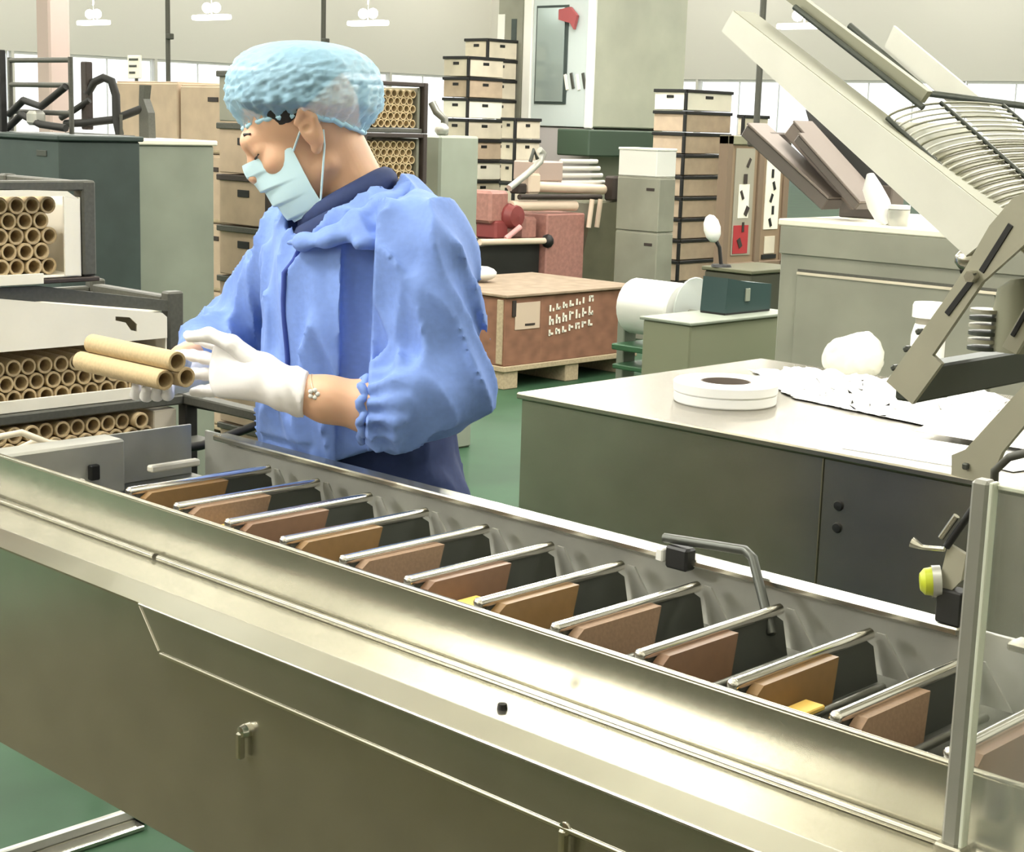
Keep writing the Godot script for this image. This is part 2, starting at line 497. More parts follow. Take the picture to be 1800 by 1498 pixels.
func flight(f: Node3D, x: float, k: int) -> void:
	var zn := -1.362
	var zf := -1.632
	part("rod", MB.new().tube([V(x, 0.885, zn), V(x, 0.885, zf)], 0.0075, 12), M.chrome, f)
	part("rod_end", MB.new().ball(V(x, 0.885, zn), V(0.008, 0.008, 0.006), 10), M.chrome, f)
	# leaning dark back plate with a cut corner
	var d := V(0.012, -0.054, 0).normalized()
	var pl := MB.new()
	pl.prism(V(x + 0.001, 0.883, zn - 0.008), V(0, 0, -1), d, [Vector2(0, 0), Vector2(0.245, 0), Vector2(0.262, 0.012), Vector2(0.262, 0.055), Vector2(0, 0.055)], V(0.003, 0, 0))
	part("back_plate", pl, M.plate, f)
	# brown product sleeve in the pocket, its end cut at a slant
	var kind := posmod(k * 5 + 2, 3)
	var w := 0.138 + 0.022 * absf(sin(k * 1.7))
	var pr := MB.new()
	pr.prism(V(x + 0.0055, 0.883, zn - 0.014), V(0, 0, -1), d, [Vector2(0.0, 0.008), Vector2(0.014, 0.0), Vector2(w, 0.0), Vector2(w - 0.026, 0.050), Vector2(0.0, 0.050)], V(0.015, 0, 0))
	part("product_sleeve", pr, M.product[kind], f)
	# lower guide bar and far gusset
	part("guide_bar", MB.new().tube([V(x + 0.052, 0.845, zn + 0.01), V(x + 0.052, 0.845, zf + 0.05)], 0.005, 8), M.steel_dark, f)
	if k % 4 == 1: part("loose_sleeve", MB.new().box(V(x + 0.045, 0.853, zn - 0.05), V(0.026, 0.006, 0.085), 0.002), M.product[3], f)
	var gs := MB.new()
	gs.prism(V(x + 0.005, 0.836, -1.642), V(1, 0, 0), V(0, 1, 0), [Vector2(0, 0), Vector2(0.05, 0), Vector2(0.012, 0.05), Vector2(0, 0.05)], V(0, 0, 0.003))
	part("gusset", gs, M.steel_pale, f)

# ---------------------------------------------------------------- steel work table
func build_table() -> void:
	var t := thing("steel_table", "large stainless steel cabinet table behind the conveyor, with a white tape roll on top", "table", V(-1.6, 0, -3.1))
	part("top", MB.new().bx(V(-2.575, 0.835, -3.66), V(-0.4, 0.85, -2.69), 0.004), M.steel_table, t)
	part("front_panel", MB.new().bx(V(-2.565, 0.10, -2.712), V(-1.735, 0.834, -2.70), 0.002), M.steel_table, t)
	part("front_panel", MB.new().bx(V(-1.730, 0.10, -2.708), V(-0.41, 0.834, -2.696), 0.002), M.steel_table, t)
	part("side_panel", MB.new().bx(V(-2.565, 0.10, -3.65), V(-2.555, 0.834, -2.713), 0.002), M.steel_table, t)
	part("side_panel", MB.new().bx(V(-0.42, 0.10, -3.65), V(-0.41, 0.834, -2.713), 0.002), M.steel_table, t)
	part("back_panel", MB.new().bx(V(-2.55, 0.10, -3.65), V(-0.425, 0.834, -3.64), 0.002), M.steel_table, t)
	for x in [-2.5, -0.48]:
		for z in [-2.76, -3.58]:
			part("foot", MB.new().bx(V(x - 0.03, 0, z - 0.03), V(x + 0.03, 0.10, z + 0.03), 0.004), M.black, t)
	for y in [0.745, 0.70]:
		part("panel_bolt", MB.new().lathe(V(-1.69, y, -2.696), [Vector2(0, 0.006), Vector2(0.009, 0.005), Vector2(0.011, 0)], 12, Basis(V(1, 0, 0), V(0, 0, 1), V(0, -1, 0))), M.black, t)

# unseen machine added behind the camera to block lamp light and darken the aisle
func added_aisle_machine() -> void:
	var t := thing("added_aisle_machine", "added unseen olive brown machine row across the aisle, mirrored in the conveyor's front panel", "machine", V(-1.5, 0, 1.1))
	var ob := mat(Color(0.34, 0.29, 0.19), 0.6)
	part("body", MB.new().bx(V(-4.6, 0.08, 0.75), V(1.6, 1.25, 1.6), 0.01), ob, t)
	part("top", MB.new().bx(V(-4.62, 1.25, 0.73), V(1.62, 1.29, 1.62), 0.006), M.steel_dark, t)
	part("plinth", MB.new().bx(V(-4.55, 0, 0.8), V(1.55, 0.08, 1.55), 0.004), M.black, t)
	single("added_mat", MB.new().bx(V(-4.2, 0.0, -0.98), V(0.6, 0.018, 0.45), 0.004), mat(Color(0.245, 0.235, 0.11), 0.75), "added unseen brown mat along the conveyor, mirrored in its front panel", "mat", V(-1.0, 0, -0.3))  # mat added out of view to tint the front panel's reflection olive brown
	for k in 5: part("door", MB.new().bx(V(-4.5 + 1.22 * k, 0.15, 0.738), V(-3.36 + 1.22 * k, 1.18, 0.75), 0.004), ob, t)

# ---------------------------------------------------------------- cardboard tubes and their crates
var tube_mesh: ArrayMesh

func make_tube_mesh() -> void:
	var b := Basis(V(0, 1, 0), V(1, 0, 0), V(0, 0, -1))
	var o := MB.new()
	# outside, rim, inside down to a closed bottom
	o.lathe(V(0, 0, 0), [Vector2(0.0165, -0.25), Vector2(0.0165, -0.001), Vector2(0.0158, 0), Vector2(0.0122, 0), Vector2(0.0118, -0.001)], 18, b)
	o.lathe(V(0, 0, 0), [Vector2(0, -0.25), Vector2(0.0165, -0.25)], 18, b)
	tube_mesh = o.mesh()
	var i := MB.new()
	i.lathe(V(0, 0, 0), [Vector2(0.0118, -0.001), Vector2(0.0118, -0.2), Vector2(0, -0.2)], 18, b)
	M.tube_inner = i.mesh()

func card_tube(p: Vector3, label: String, group: String, bs := Basis.IDENTITY) -> Node3D:
	var t := thing("cardboard_tube", label, "tube", p, group)
	t.basis = bs
	for a in [["wall", tube_mesh, M.tube], ["lining", M.tube_inner, M.tube]]:
		var o := MeshInstance3D.new()
		o.name = a[0]
		o.mesh = a[1]
		o.material_override = a[2]
		t.add_child(o)
	return t

func tube_crates() -> void:
	make_tube_mesh()
	var fx := -2.80
	# lower crate
	var t := thing("tube_crate", "white carton of tubes in dark grey frame, lower of two crates", "crate", V(-2.95, 0.893, -1.57))
	part("bottom", MB.new().bx(V(-3.09, 0.893, -1.885), V(fx, 0.898, -1.25), 0.001), M.carton_white, t)
	part("front_lip", MB.new().bx(V(fx, 0.893, -1.885), V(fx + 0.004, 0.917, -1.25), 0.001), M.carton_white, t)
	part("side_panel", MB.new().bx(V(-3.09, 0.898, -1.885), V(fx, 1.05, -1.881), 0.001), M.carton_white, t)
	part("side_panel", MB.new().bx(V(-3.09, 0.898, -1.254), V(fx, 1.10, -1.25), 0.001), M.carton_white, t)
	part("back_panel", MB.new().bx(V(-3.094, 0.893, -1.885), V(-3.09, 1.05, -1.25), 0.001), M.carton_white, t)
	part("top_panel", MB.new().bx(V(-3.09, 1.062, -1.880), V(-2.815, 1.065, -1.255), 0.001), M.carton_white, t)  # roof added so the crate interior stays dark behind the hand hole
	# front flap with a cut hand hole
	var ax := V(0, 0, -1)
	var fp := MB.new()
	fp.prism(V(fx, 0, 0), ax, V(0, 1, 0), [Vector2(1.25, 1.012), Vector2(1.762, 1.012), Vector2(1.762, 1.079), Vector2(1.50, 1.115), Vector2(1.25, 1.117)], V(0.004, 0, 0))
	fp.prism(V(fx, 0, 0), ax, V(0, 1, 0), [Vector2(1.762, 1.012), Vector2(1.812, 1.012), Vector2(1.812, 1.030), Vector2(1.797, 1.034), Vector2(1.785, 1.050), Vector2(1.762, 1.056)], V(0.004, 0, 0))
	fp.prism(V(fx, 0, 0), ax, V(0, 1, 0), [Vector2(1.762, 1.064), Vector2(1.795, 1.060), Vector2(1.812, 1.045), Vector2(1.812, 1.072), Vector2(1.762, 1.079)], V(0.004, 0, 0))
	fp.prism(V(fx, 0, 0), ax, V(0, 1, 0), [Vector2(1.812, 1.012), Vector2(1.883, 1.012), Vector2(1.883, 1.055), Vector2(1.872, 1.064), Vector2(1.812, 1.072)], V(0.004, 0, 0))
	part("front_flap", fp, M.carton_white, t, "white flap with a hand hole")
	part("frame_post", MB.new().bx(V(-2.83, 0.893, -1.928), V(-2.80, 1.105, -1.890), 0.004), M.frame, t)
	part("frame_post", MB.new().bx(V(-3.12, 0.893, -1.928), V(-3.095, 1.105, -1.890), 0.004), M.frame, t)
	part("frame_side", MB.new().bx(V(-3.095, 1.075, -1.918), V(-2.83, 1.095, -1.892), 0.003), M.frame, t)
	part("frame_top", MB.new().prism(V(-2.815, 0, 0), ax, V(0, 1, 0), [Vector2(1.25, 1.118), Vector2(1.50, 1.116), Vector2(1.89, 1.066), Vector2(1.89, 1.088), Vector2(1.60, 1.132), Vector2(1.25, 1.134)], V(0.012, 0, 0)), M.frame, t)
	part("frame_back", MB.new().bx(V(-3.12, 1.06, -1.89), V(-3.098, 1.09, -1.25), 0.003), M.frame, t)
	for r in 3:
		for c in 18:
			var z := -1.857 + 0.0342 * c + (0.0171 if r % 2 == 1 else 0.0)
			if z < -1.28:
				card_tube(V(fx - 0.016 - 0.006 * rng.randf(), 0.9155 + 0.0298 * r, z), "cream cardboard tube lying open end out in the lower crate", "tubes in the lower crate")
	# upper crate
	var u := thing("tube_crate", "white carton of tubes in dark grey frame, upper of two crates", "crate", V(-2.95, 1.14, -1.47))
	part("slip_sheet", MB.new().bx(V(-3.10, 1.137, -1.725), V(-2.79, 1.146, -1.15), 0.002), M.frame_brown, u)
	part("bottom", MB.new().bx(V(-3.09, 1.147, -1.69), V(fx, 1.151, -1.17), 0.001), M.carton_white, u)
	part("front_lip", MB.new().bx(V(fx + 0.011, 1.138, -1.60), V(fx + 0.014, 1.158, -1.17), 0.001), M.carton_white, u)
	part("corner_panel", MB.new().prism(V(fx, 0, 0), ax, V(0, 1, 0), [Vector2(1.652, 1.150), Vector2(1.685, 1.150), Vector2(1.685, 1.296), Vector2(1.652, 1.302)], V(0.004, 0, 0)), M.carton_white, u)
	part("top_panel", MB.new().prism(V(fx, 0, 0), ax, V(0, 1, 0), [Vector2(1.17, 1.303), Vector2(1.652, 1.303), Vector2(1.685, 1.296), Vector2(1.66, 1.312), Vector2(1.17, 1.330)], V(0.004, 0, 0)), M.carton_white, u)
	part("side_panel", MB.new().bx(V(-3.09, 1.151, -1.69), V(fx, 1.30, -1.686), 0.001), M.carton_white, u)
	part("back_panel", MB.new().bx(V(-3.094, 1.147, -1.69), V(-3.09, 1.30, -1.17), 0.001), M.carton_white, u)
	part("frame_post", MB.new().bx(V(-2.83, 1.147, -1.722), V(-2.795, 1.332, -1.692), 0.004), M.frame, u)
	part("frame_post", MB.new().bx(V(-3.12, 1.147, -1.722), V(-3.095, 1.332, -1.692), 0.004), M.frame, u)
	part("frame_top", MB.new().bx(V(-2.83, 1.312, -1.70), V(-2.796, 1.332, -1.15), 0.003), M.frame, u)
	part("frame_side", MB.new().bx(V(-3.095, 1.31, -1.718), V(-2.83, 1.33, -1.696), 0.003), M.frame, u)
	for r in 5:
		for c in 15:
			var z := -1.632 + 0.0338 * c + (0.0169 if r % 2 == 1 else 0.0)
			if z < -1.19:
				card_tube(V(fx - 0.016 - 0.006 * rng.randf(), 1.168 + 0.0292 * r, z), "cream cardboard tube lying open end out in the upper crate", "tubes in the upper crate")
	# stand below: dark frame, shelf, and more tubes on it
	var s := thing("crate_stand", "dark steel stand carrying the tube crates behind the conveyor's left end", "stand", V(-2.85, 0, -1.6))
	part("top_bar", MB.new().bx(V(-3.15, 0.872, -1.95), V(-2.52, 0.892, -1.915), 0.003), M.frame, s)
	part("top_bar", MB.new().bx(V(-3.15, 0.872, -1.25), V(-2.79, 0.892, -1.215), 0.003), M.frame, s)
	part("cross_bar", MB.new().bx(V(-2.815, 0.872, -1.915), V(-2.785, 0.892, -1.25), 0.003), M.frame, s)
	part("cross_bar", MB.new().bx(V(-3.15, 0.872, -1.915), V(-3.12, 0.892, -1.25), 0.003), M.frame, s)
	part("brace", MB.new().tube([V(-2.80, 0.868, -1.945), V(-2.545, 0.878, -1.935)], 0.008, 8), M.black, s)
	part("shelf_bar", MB.new().tube([V(-2.535, 0.868, -1.925), V(-2.56, 0.835, -1.80), V(-2.62, 0.818, -1.68)], 0.009, 8), M.black, s)
	part("shelf", MB.new().bx(V(-3.15, 0.795, -1.95), V(-2.72, 0.803, -1.25), 0.002), M.frame, s)
	for x in [-3.135, -2.80]:
		for z in [-1.935, -1.23]:
			part("leg", MB.new().bx(V(x - 0.015, 0, z - 0.015), V(x + 0.015, 0.872, z + 0.015), 0.003), M.black, s)
	part("toe_rail", MB.new().bx(V(-2.77, 0.0, -1.76), V(-2.71, 0.012, -1.0), 0.002), M.steel, s)
	part("toe_rail_rib", MB.new().bx(V(-2.765, 0.012, -1.765), V(-2.75, 0.035, -1.0), 0.003), M.steel_pale, s)
	part("end_cap", MB.new().bx(V(-2.772, 0.0, -1.785), V(-2.735, 0.037, -1.766), 0.003), M.black, s)
	part("shelf_box", MB.new().bx(V(-3.02, 0.804, -1.90), V(-2.79, 0.865, -1.845), 0.002), M.carton_pale, s)
	for r in 2:
		for c in 16:
			card_tube(V(-2.775 - 0.02 * rng.randf(), 0.8205 + 0.0298 * r, -1.825 + 0.0345 * c + 0.017 * r), "cardboard tube in the shade on the shelf under the crates", "tubes on the shelf under the crates")

# ---------------------------------------------------------------- cartons in rimmed trays
func tray(called: String, x1: float, z1: float, lx: float, lz: float, y: float, h: float, body: Material, rim: Material, label: String, group: String, holes := true, post := true) -> Node3D:
	# x1,z1 = the corner nearest the camera; the tray runs lx to -x and lz to -z
	var c := V(x1 - lx * 0.5, y, z1 - lz * 0.5)
	var t := thing(called, label, "carton tray", c, group)
	var r := 0.016
	part("carton", MB.new().bx(V(x1 - lx + 0.006, y, z1 - lz + 0.006), V(x1 - 0.006, y + h - 0.006, z1 - 0.006), 0.004), body, t)
	part("rim", MB.new().bx(V(x1 - lx, y + h - 0.03, z1 - r), V(x1, y + h - 0.006, z1 + 0.006), 0.003), rim, t)
	part("rim", MB.new().bx(V(x1 - r, y + h - 0.03, z1 - lz), V(x1 + 0.006, y + h - 0.006, z1 - r), 0.003), rim, t)
	if post:
		part("corner_post", MB.new().bx(V(x1 - r, y, z1 - r), V(x1 + 0.007, y + h - 0.03, z1 + 0.007), 0.003), rim, t)
	if holes:
		part("painted_hand_hole", MB.new().box(V(x1 - lx * 0.5, y + h * 0.62, z1 - 0.005), V(lx * 0.22, h * 0.14, 0.006), 0.002), M.black, t)  # shade of the hole painted as a black block, nothing is cut out
		part("painted_hand_hole", MB.new().box(V(x1 - 0.005, y + h * 0.62, z1 - lz * 0.5), V(0.006, h * 0.14, lz * 0.16), 0.002), M.black, t)
	return t

func cartons() -> void:
	# big beige cartons at the left
	for col in 2:
		for r in 5:
			var x1: float = [-6.20, -5.68][col]
			var lx := 0.50
			var y := 0.10 + 0.30 * r - (0.012 * col)
			var c := thing("beige_carton", "large beige carton, %s from top of the %s column of the two" % [["first", "second", "third", "fourth", "fifth"][4 - r], ["left", "right"][col]], "carton", V(x1 - lx * 0.5, y, -4.43), "large beige cartons behind the worker")
			part("body", MB.new().bx(V(x1 - lx, y + 0.002, -4.62), V(x1, y + 0.292, -4.24), 0.006), M.carton, c)
			part("lid_flap", MB.new().bx(V(x1 - lx + 0.004, y + 0.287, -4.615), V(x1 - 0.004, y + 0.298, -4.245), 0.002), M.carton, c)
			part("painted_hand_hole", MB.new().box(V(x1 - lx * 0.5, y + 0.235, -4.239), V(0.075, 0.02, 0.006), 0.002), M.frame_brown, c)  # dark block painted in for the shaded hole
			part("tape", MB.new().box(V(x1 - lx * 0.5, y + 0.014, -4.2395), V(0.30, 0.012, 0.003), 0.001), M.wood_pale, c)
	var pal := thing("pallet", "low wooden pallet under the beige cartons", "pallet", V(-6.2, 0, -4.43))
	for k in 3: part("runner", MB.new().bx(V(-6.74 + k * 0.5, 0, -4.62), V(-6.64 + k * 0.5, 0.065, -4.24), 0.003), M.wood_pale, pal)
	for k in 5: part("board", MB.new().bx(V(-6.76, 0.065, -4.62 + k * 0.08), V(-5.62, 0.087, -4.56 + k * 0.08), 0.003), M.wood_pale, pal)
	# rimmed trays beside the worker's face
	for r in 8:
		var y := 0.205 * r
		var brown := r == 5
		tray("rimmed_tray", -5.16, -3.95, 0.34, 0.22, y, 0.205, M.carton if r != 7 else M.cab_grey, M.frame_brown if brown else M.frame, "carton tray %s from the top of the stack beside the worker's face" % ordinal(7 - r), "carton trays beside the worker's face")
	# tube trays behind the worker's head
	for r in 8:
		var y := 0.2015 * r
		var t := thing("tube_tray", "dark framed tray %s from the top of the stack behind the worker's neck" % ordinal(7 - r), "tray", V(-5.04, y, -4.37), "trays stacked behind the worker's neck")
		part("base", MB.new().bx(V(-5.20, y, -4.52), V(-4.888, y + 0.018, -4.21), 0.003), M.frame, t)
		part("top_bar", MB.new().bx(V(-4.912, y + 0.182, -4.52), V(-4.880, y + 0.200, -4.21), 0.003), M.frame_brown, t)
		part("top_bar", MB.new().bx(V(-5.20, y + 0.182, -4.23), V(-4.912, y + 0.200, -4.205), 0.003), M.frame_brown, t)
		part("corner_post", MB.new().bx(V(-4.912, y, -4.535), V(-4.878, y + 0.2, -4.512), 0.003), M.frame_brown, t)
		part("corner_post", MB.new().bx(V(-4.912, y, -4.215), V(-4.878, y + 0.2, -4.192), 0.003), M.frame_brown, t)
		part("carton", MB.new().bx(V(-5.19, y + 0.019, -4.51), V(-4.90 if r < 6 else -5.17, y + 0.180, -4.22), 0.003), M.cab_grey, t)
		if r >= 6:
			part("side_panel", MB.new().bx(V(-5.17, y + 0.019, -4.511), V(-4.90, y + 0.180, -4.497), 0.002), M.cab_grey, t)
			for q in 5:
				for c in 8:
					var z := -4.475 + 0.0335 * c + (0.0167 if q % 2 else 0.0)
					if z < -4.235:
						card_tube(V(-4.905, y + 0.0365 + 0.0292 * q, z), "far cardboard tube, open end out, in the %s tray behind the worker's neck" % ("top" if r == 7 else "second"), "tubes in the trays behind the worker's neck")
	# tall stack of pale trays left of the tower
	for r in 12:
		tray("pale_tray", -9.546, -9.305, 0.30, 0.41, 0.165 * r, 0.165, [M.carton_white, M.carton_pale, M.carton][posmod(r * 2, 3)] if r != 4 else M.product[1], M.black, "pale black-rimmed tray, %s from top of the stack farthest left of the tower" % ordinal(11 - r), "pale trays left of the tower", true, true)
	for r in 13:
		tray("pale_tray", -9.75, -9.72, 0.28, 0.36, 0.165 * r, 0.165, M.carton_pale, M.black, "pale black-rimmed tray, %s from top of the tallest stack against the tower" % ordinal(12 - r), "pale trays against the tower")
	for r in 9:
		tray("pale_tray", -8.99, -9.29, 0.16, 0.30, 0.167 * r, 0.167, M.carton_pale, M.black, "narrow pale tray, %s from top of the short stack behind the pink machine" % ordinal(8 - r), "narrow trays by the pink machine")
	# trays at the right of the tower
	for r in 11:
		tray("rimmed_carton", -7.619, -9.685, 0.31, 0.58, 0.159 * r, 0.159, M.carton_white if r == 10 else M.carton, M.black, "brownish black-rimmed carton, %s from top of the stack right of the tower" % ordinal(10 - r), "cartons in trays right of the tower", r == 10)
	for r in 10:
		tray("rimmed_carton", -7.31, -9.99, 0.06, 0.33, 0.1576 * r, 0.1576, M.carton_pale, M.black, "slim carton tray, %s from top of the stack behind the notice board" % ordinal(9 - r), "slim trays behind the notice board", false)
	# olive cartons with the white box on top
	for r in 3:
		var y := 0.375 * r
		var c := thing("olive_carton", "large greyish carton, %s from the top, under the white box" % ordinal(2 - r), "carton", V(-7.2, y, -8.9), "greyish cartons under the white box")
		part("body", MB.new().bx(V(-7.40, y + 0.002, -8.86), V(-7.023, y + 0.366, -8.684), 0.006), M.cab_grey, c)
		part("lid_flap", MB.new().bx(V(-7.396, y + 0.36, -8.856), V(-7.027, y + 0.374, -8.688), 0.002), M.cab_grey, c)
		part("painted_hand_hole", MB.new().box(V(-7.10, y + 0.29, -8.683), V(0.07, 0.02, 0.006), 0.002), M.frame_brown, c)  # hole's inner shade is a dark painted block
	var wb := thing("white_box", "white open box standing on the greyish cartons below the tower", "box", V(-7.23, 1.125, -8.92))
	part("body", MB.new().bx(V(-7.40, 1.126, -8.90), V(-7.06, 1.30, -8.69), 0.004), M.white, wb)
	part("lid", MB.new().bx(V(-7.405, 1.30, -8.905), V(-7.055, 1.318, -8.685), 0.004), M.white, wb)

# ---------------------------------------------------------------- left background
func left_side() -> void:
	var c := thing("grey_cabinet", "plain grey-green cabinet with a black knob in front of the beige cartons", "cabinet", V(-5.32, 0, -3.45))
	part("body", MB.new().bx(V(-5.56, 0.06, -3.65), V(-5.10, 1.345, -3.26), 0.006), M.cab_green, c)
	part("top", MB.new().bx(V(-5.57, 1.345, -3.66), V(-5.09, 1.364, -3.25), 0.004), M.carton_white, c)
	part("plinth", MB.new().bx(V(-5.54, 0, -3.63), V(-5.12, 0.06, -3.28), 0.002), M.black, c)
	part("knob", MB.new().lathe(V(-5.475, 1.262, -3.26), [Vector2(0, 0.025), Vector2(0.014, 0.024), Vector2(0.016, 0.0)], 12, Basis(V(1, 0, 0), V(0, 0, 1), V(0, -1, 0))), M.black, c)
	var tb := thing("dark_cabinet", "dark teal machine cabinet at the left edge above the tube crates", "cabinet", V(-5.1, 0, -3.0))
	part("body", MB.new().bx(V(-5.50, 0.05, -3.20), V(-4.905, 1.36, -2.885), 0.006), M.teal, tb)
	part("top", MB.new().bx(V(-5.51, 1.36, -3.21), V(-4.895, 1.378, -2.875), 0.004), M.teal, tb)
	part("control_panel", MB.new().bx(V(-5.05, 1.305, -2.887), V(-4.985, 1.325, -2.882), 0.001), M.plate, tb)
	part("plinth", MB.new().bx(V(-5.48, 0, -3.18), V(-4.93, 0.05, -2.905), 0.002), M.black, tb)
	var pc := mat(Color(0.70, 0.63, 0.60), 0.5)
	single("support_column", MB.new().bx(V(-7.51, 0, -4.42), V(-7.385, RH, -4.30), 0.01), pc, "pinkish grey steel column rising to the ceiling at the left", "column", V(-7.45, 0, -4.36))
	# hose rig on top of the cabinet
	var hg := thing("hose_rig", "black hoses and clamps arching on top of the grey-green cabinet", "hoses", V(-5.4, 1.364, -3.45))
	part("hose", MB.new().tube([V(-5.46, 1.52, -3.33), V(-5.44, 1.565, -3.35), V(-5.405, 1.583, -3.37), V(-5.375, 1.572, -3.385), V(-5.355, 1.52, -3.39), V(-5.345, 1.43, -3.385), V(-5.325, 1.376, -3.385)], 0.016, 10), M.rubber, hg)
	part("clamp_bar", MB.new().bx(V(-5.485, 1.39, -3.35), V(-5.445, 1.64, -3.32), 0.004), M.frame_brown, hg)
	part("hose", MB.new().tube([V(-5.56, 1.41, -3.30), V(-5.46, 1.415, -3.32), V(-5.36, 1.43, -3.38), V(-5.27, 1.475, -3.45)], 0.015, 10), M.rubber, hg)
	part("arm", MB.new().tube([V(-5.56, 1.43, -3.28), V(-5.50, 1.46, -3.30), V(-5.44, 1.50, -3.33)], 0.012, 8), M.rubber, hg)
	part("bracket", MB.new().prism(V(-5.27, 0, -3.47), V(1, 0, 0), V(0, 1, 0), [Vector2(-0.01, 1.367), Vector2(0.055, 1.367), Vector2(0.05, 1.46), Vector2(0.02, 1.51), Vector2(0.03, 1.56), Vector2(-0.005, 1.56), Vector2(-0.01, 1.50)], V(0, 0, 0.03)), M.frame, hg)
	part("stem", MB.new().tube([V(-5.275, 1.368, -3.36), V(-5.275, 1.45, -3.36)], 0.006, 8), M.frame, hg)
	part("rail", MB.new().bx(V(-5.555, 1.366, -3.32), V(-5.12, 1.378, -3.29), 0.002), M.frame, hg)
	# rails over the dark cabinet
	var rl := thing("hose_rack", "thin dark rails and bent hoses above the dark teal cabinet", "frame", V(-5.2, 1.378, -3.05))
	for y in [1.63, 1.545, 1.45]:
		part("rail", MB.new().tube([V(-5.46, y, -3.02), V(-5.05, y, -3.02)], 0.009, 8), M.frame, rl)
	for x in [-5.46, -5.05]:
		part("upright", MB.new().tube([V(x, 1.38, -3.02), V(x, 1.64, -3.02)], 0.009, 8), M.frame, rl)
	part("hose", MB.new().tube([V(-5.42, 1.44, -2.99), V(-5.30, 1.49, -2.98), V(-5.18, 1.47, -2.98), V(-5.05, 1.54, -3.0)], 0.013, 8), M.rubber, rl)
	part("hose", MB.new().tube([V(-5.40, 1.39, -2.97), V(-5.28, 1.44, -2.96), V(-5.16, 1.41, -2.96), V(-5.02, 1.40, -2.98)], 0.013, 8), M.rubber, rl)
	part("valve", MB.new().box(V(-5.20, 1.43, -2.97), V(0.06, 0.05, 0.05), 0.01), M.steel_pale, rl)
	part("post", MB.new().bx(V(-5.33, 1.379, -2.92), V(-5.305, 1.66, -2.895), 0.003), M.black, rl)
	# conduits hanging from the ceiling
	for a in [[-12.2, -8.25, "left of the hair net, above the beige cartons"], [-11.25, -9.2, "directly above the blue hair net"], [-6.65, -9.24, "right of the tower, behind the steel chute"]]:
		var cd := thing("conduit", "thin dark conduit dropping from the ceiling " + a[2], "pipe", V(a[0], 0, a[1]), "conduits dropping from the ceiling")
		part("pipe", MB.new().tube([V(a[0], 0, a[1]), V(a[0], RH, a[1])], 0.022, 8), M.frame, cd)
		part("bracket", MB.new().box(V(a[0] + 0.03, 2.1, a[1]), V(0.06, 0.05, 0.05), 0.006), M.frame, cd)
		part("base_plate", MB.new().bx(V(a[0] - 0.06, 0, a[1] - 0.06), V(a[0] + 0.06, 0.012, a[1] + 0.06), 0.002), M.frame, cd)
	# small notice on a stand far behind
	var nt := thing("notice", "small white notice with dark lines of print on a pole, far left", "sign", V(-8.87, 0, -5.75))
	part("board", MB.new().bx(V(-8.94, 1.66, -5.76), V(-8.80, 1.80, -5.745), 0.003), M.carton_white, nt)
	for k in 3: part("print_line", MB.new().box(V(-8.87 - 0.008 * k, 1.775 - 0.04 * k, -5.744), V(0.10 - 0.016 * k, 0.014, 0.003), 0.001), M.plate, nt)
	part("pole", MB.new().tube([V(-8.87, 0, -5.765), V(-8.87, 1.70, -5.765)], 0.012, 8), M.frame, nt)
	part("shelf", MB.new().bx(V(-8.93, 1.58, -5.78), V(-8.78, 1.60, -5.70), 0.002), M.frame, nt)
	part("base", MB.new().lathe(V(-8.87, 0, -5.765), [Vector2(0, 0.02), Vector2(0.15, 0.016), Vector2(0.16, 0)], 16), M.frame, nt)
	# pale machine right of the tube trays
	var gm := thing("grey_machine", "slim grey machine with a pipe elbow between the worker's shoulder and the pale trays", "machine", V(-5.25, 0, -5.0))
	part("body", MB.new().bx(V(-5.32, 0, -5.12), V(-5.17, 1.40, -4.88), 0.01), M.cab_green, gm)
	part("pipe", MB.new().tube([V(-5.22, 1.40, -4.95), V(-5.22, 1.47, -4.95), V(-5.25, 1.50, -4.93), V(-5.27, 1.54, -4.92)], 0.018, 8), M.steel_dark, gm)
	part("valve", MB.new().ball(V(-5.215, 1.425, -4.93), V(0.035, 0.03, 0.03), 10), M.steel_pale, gm)

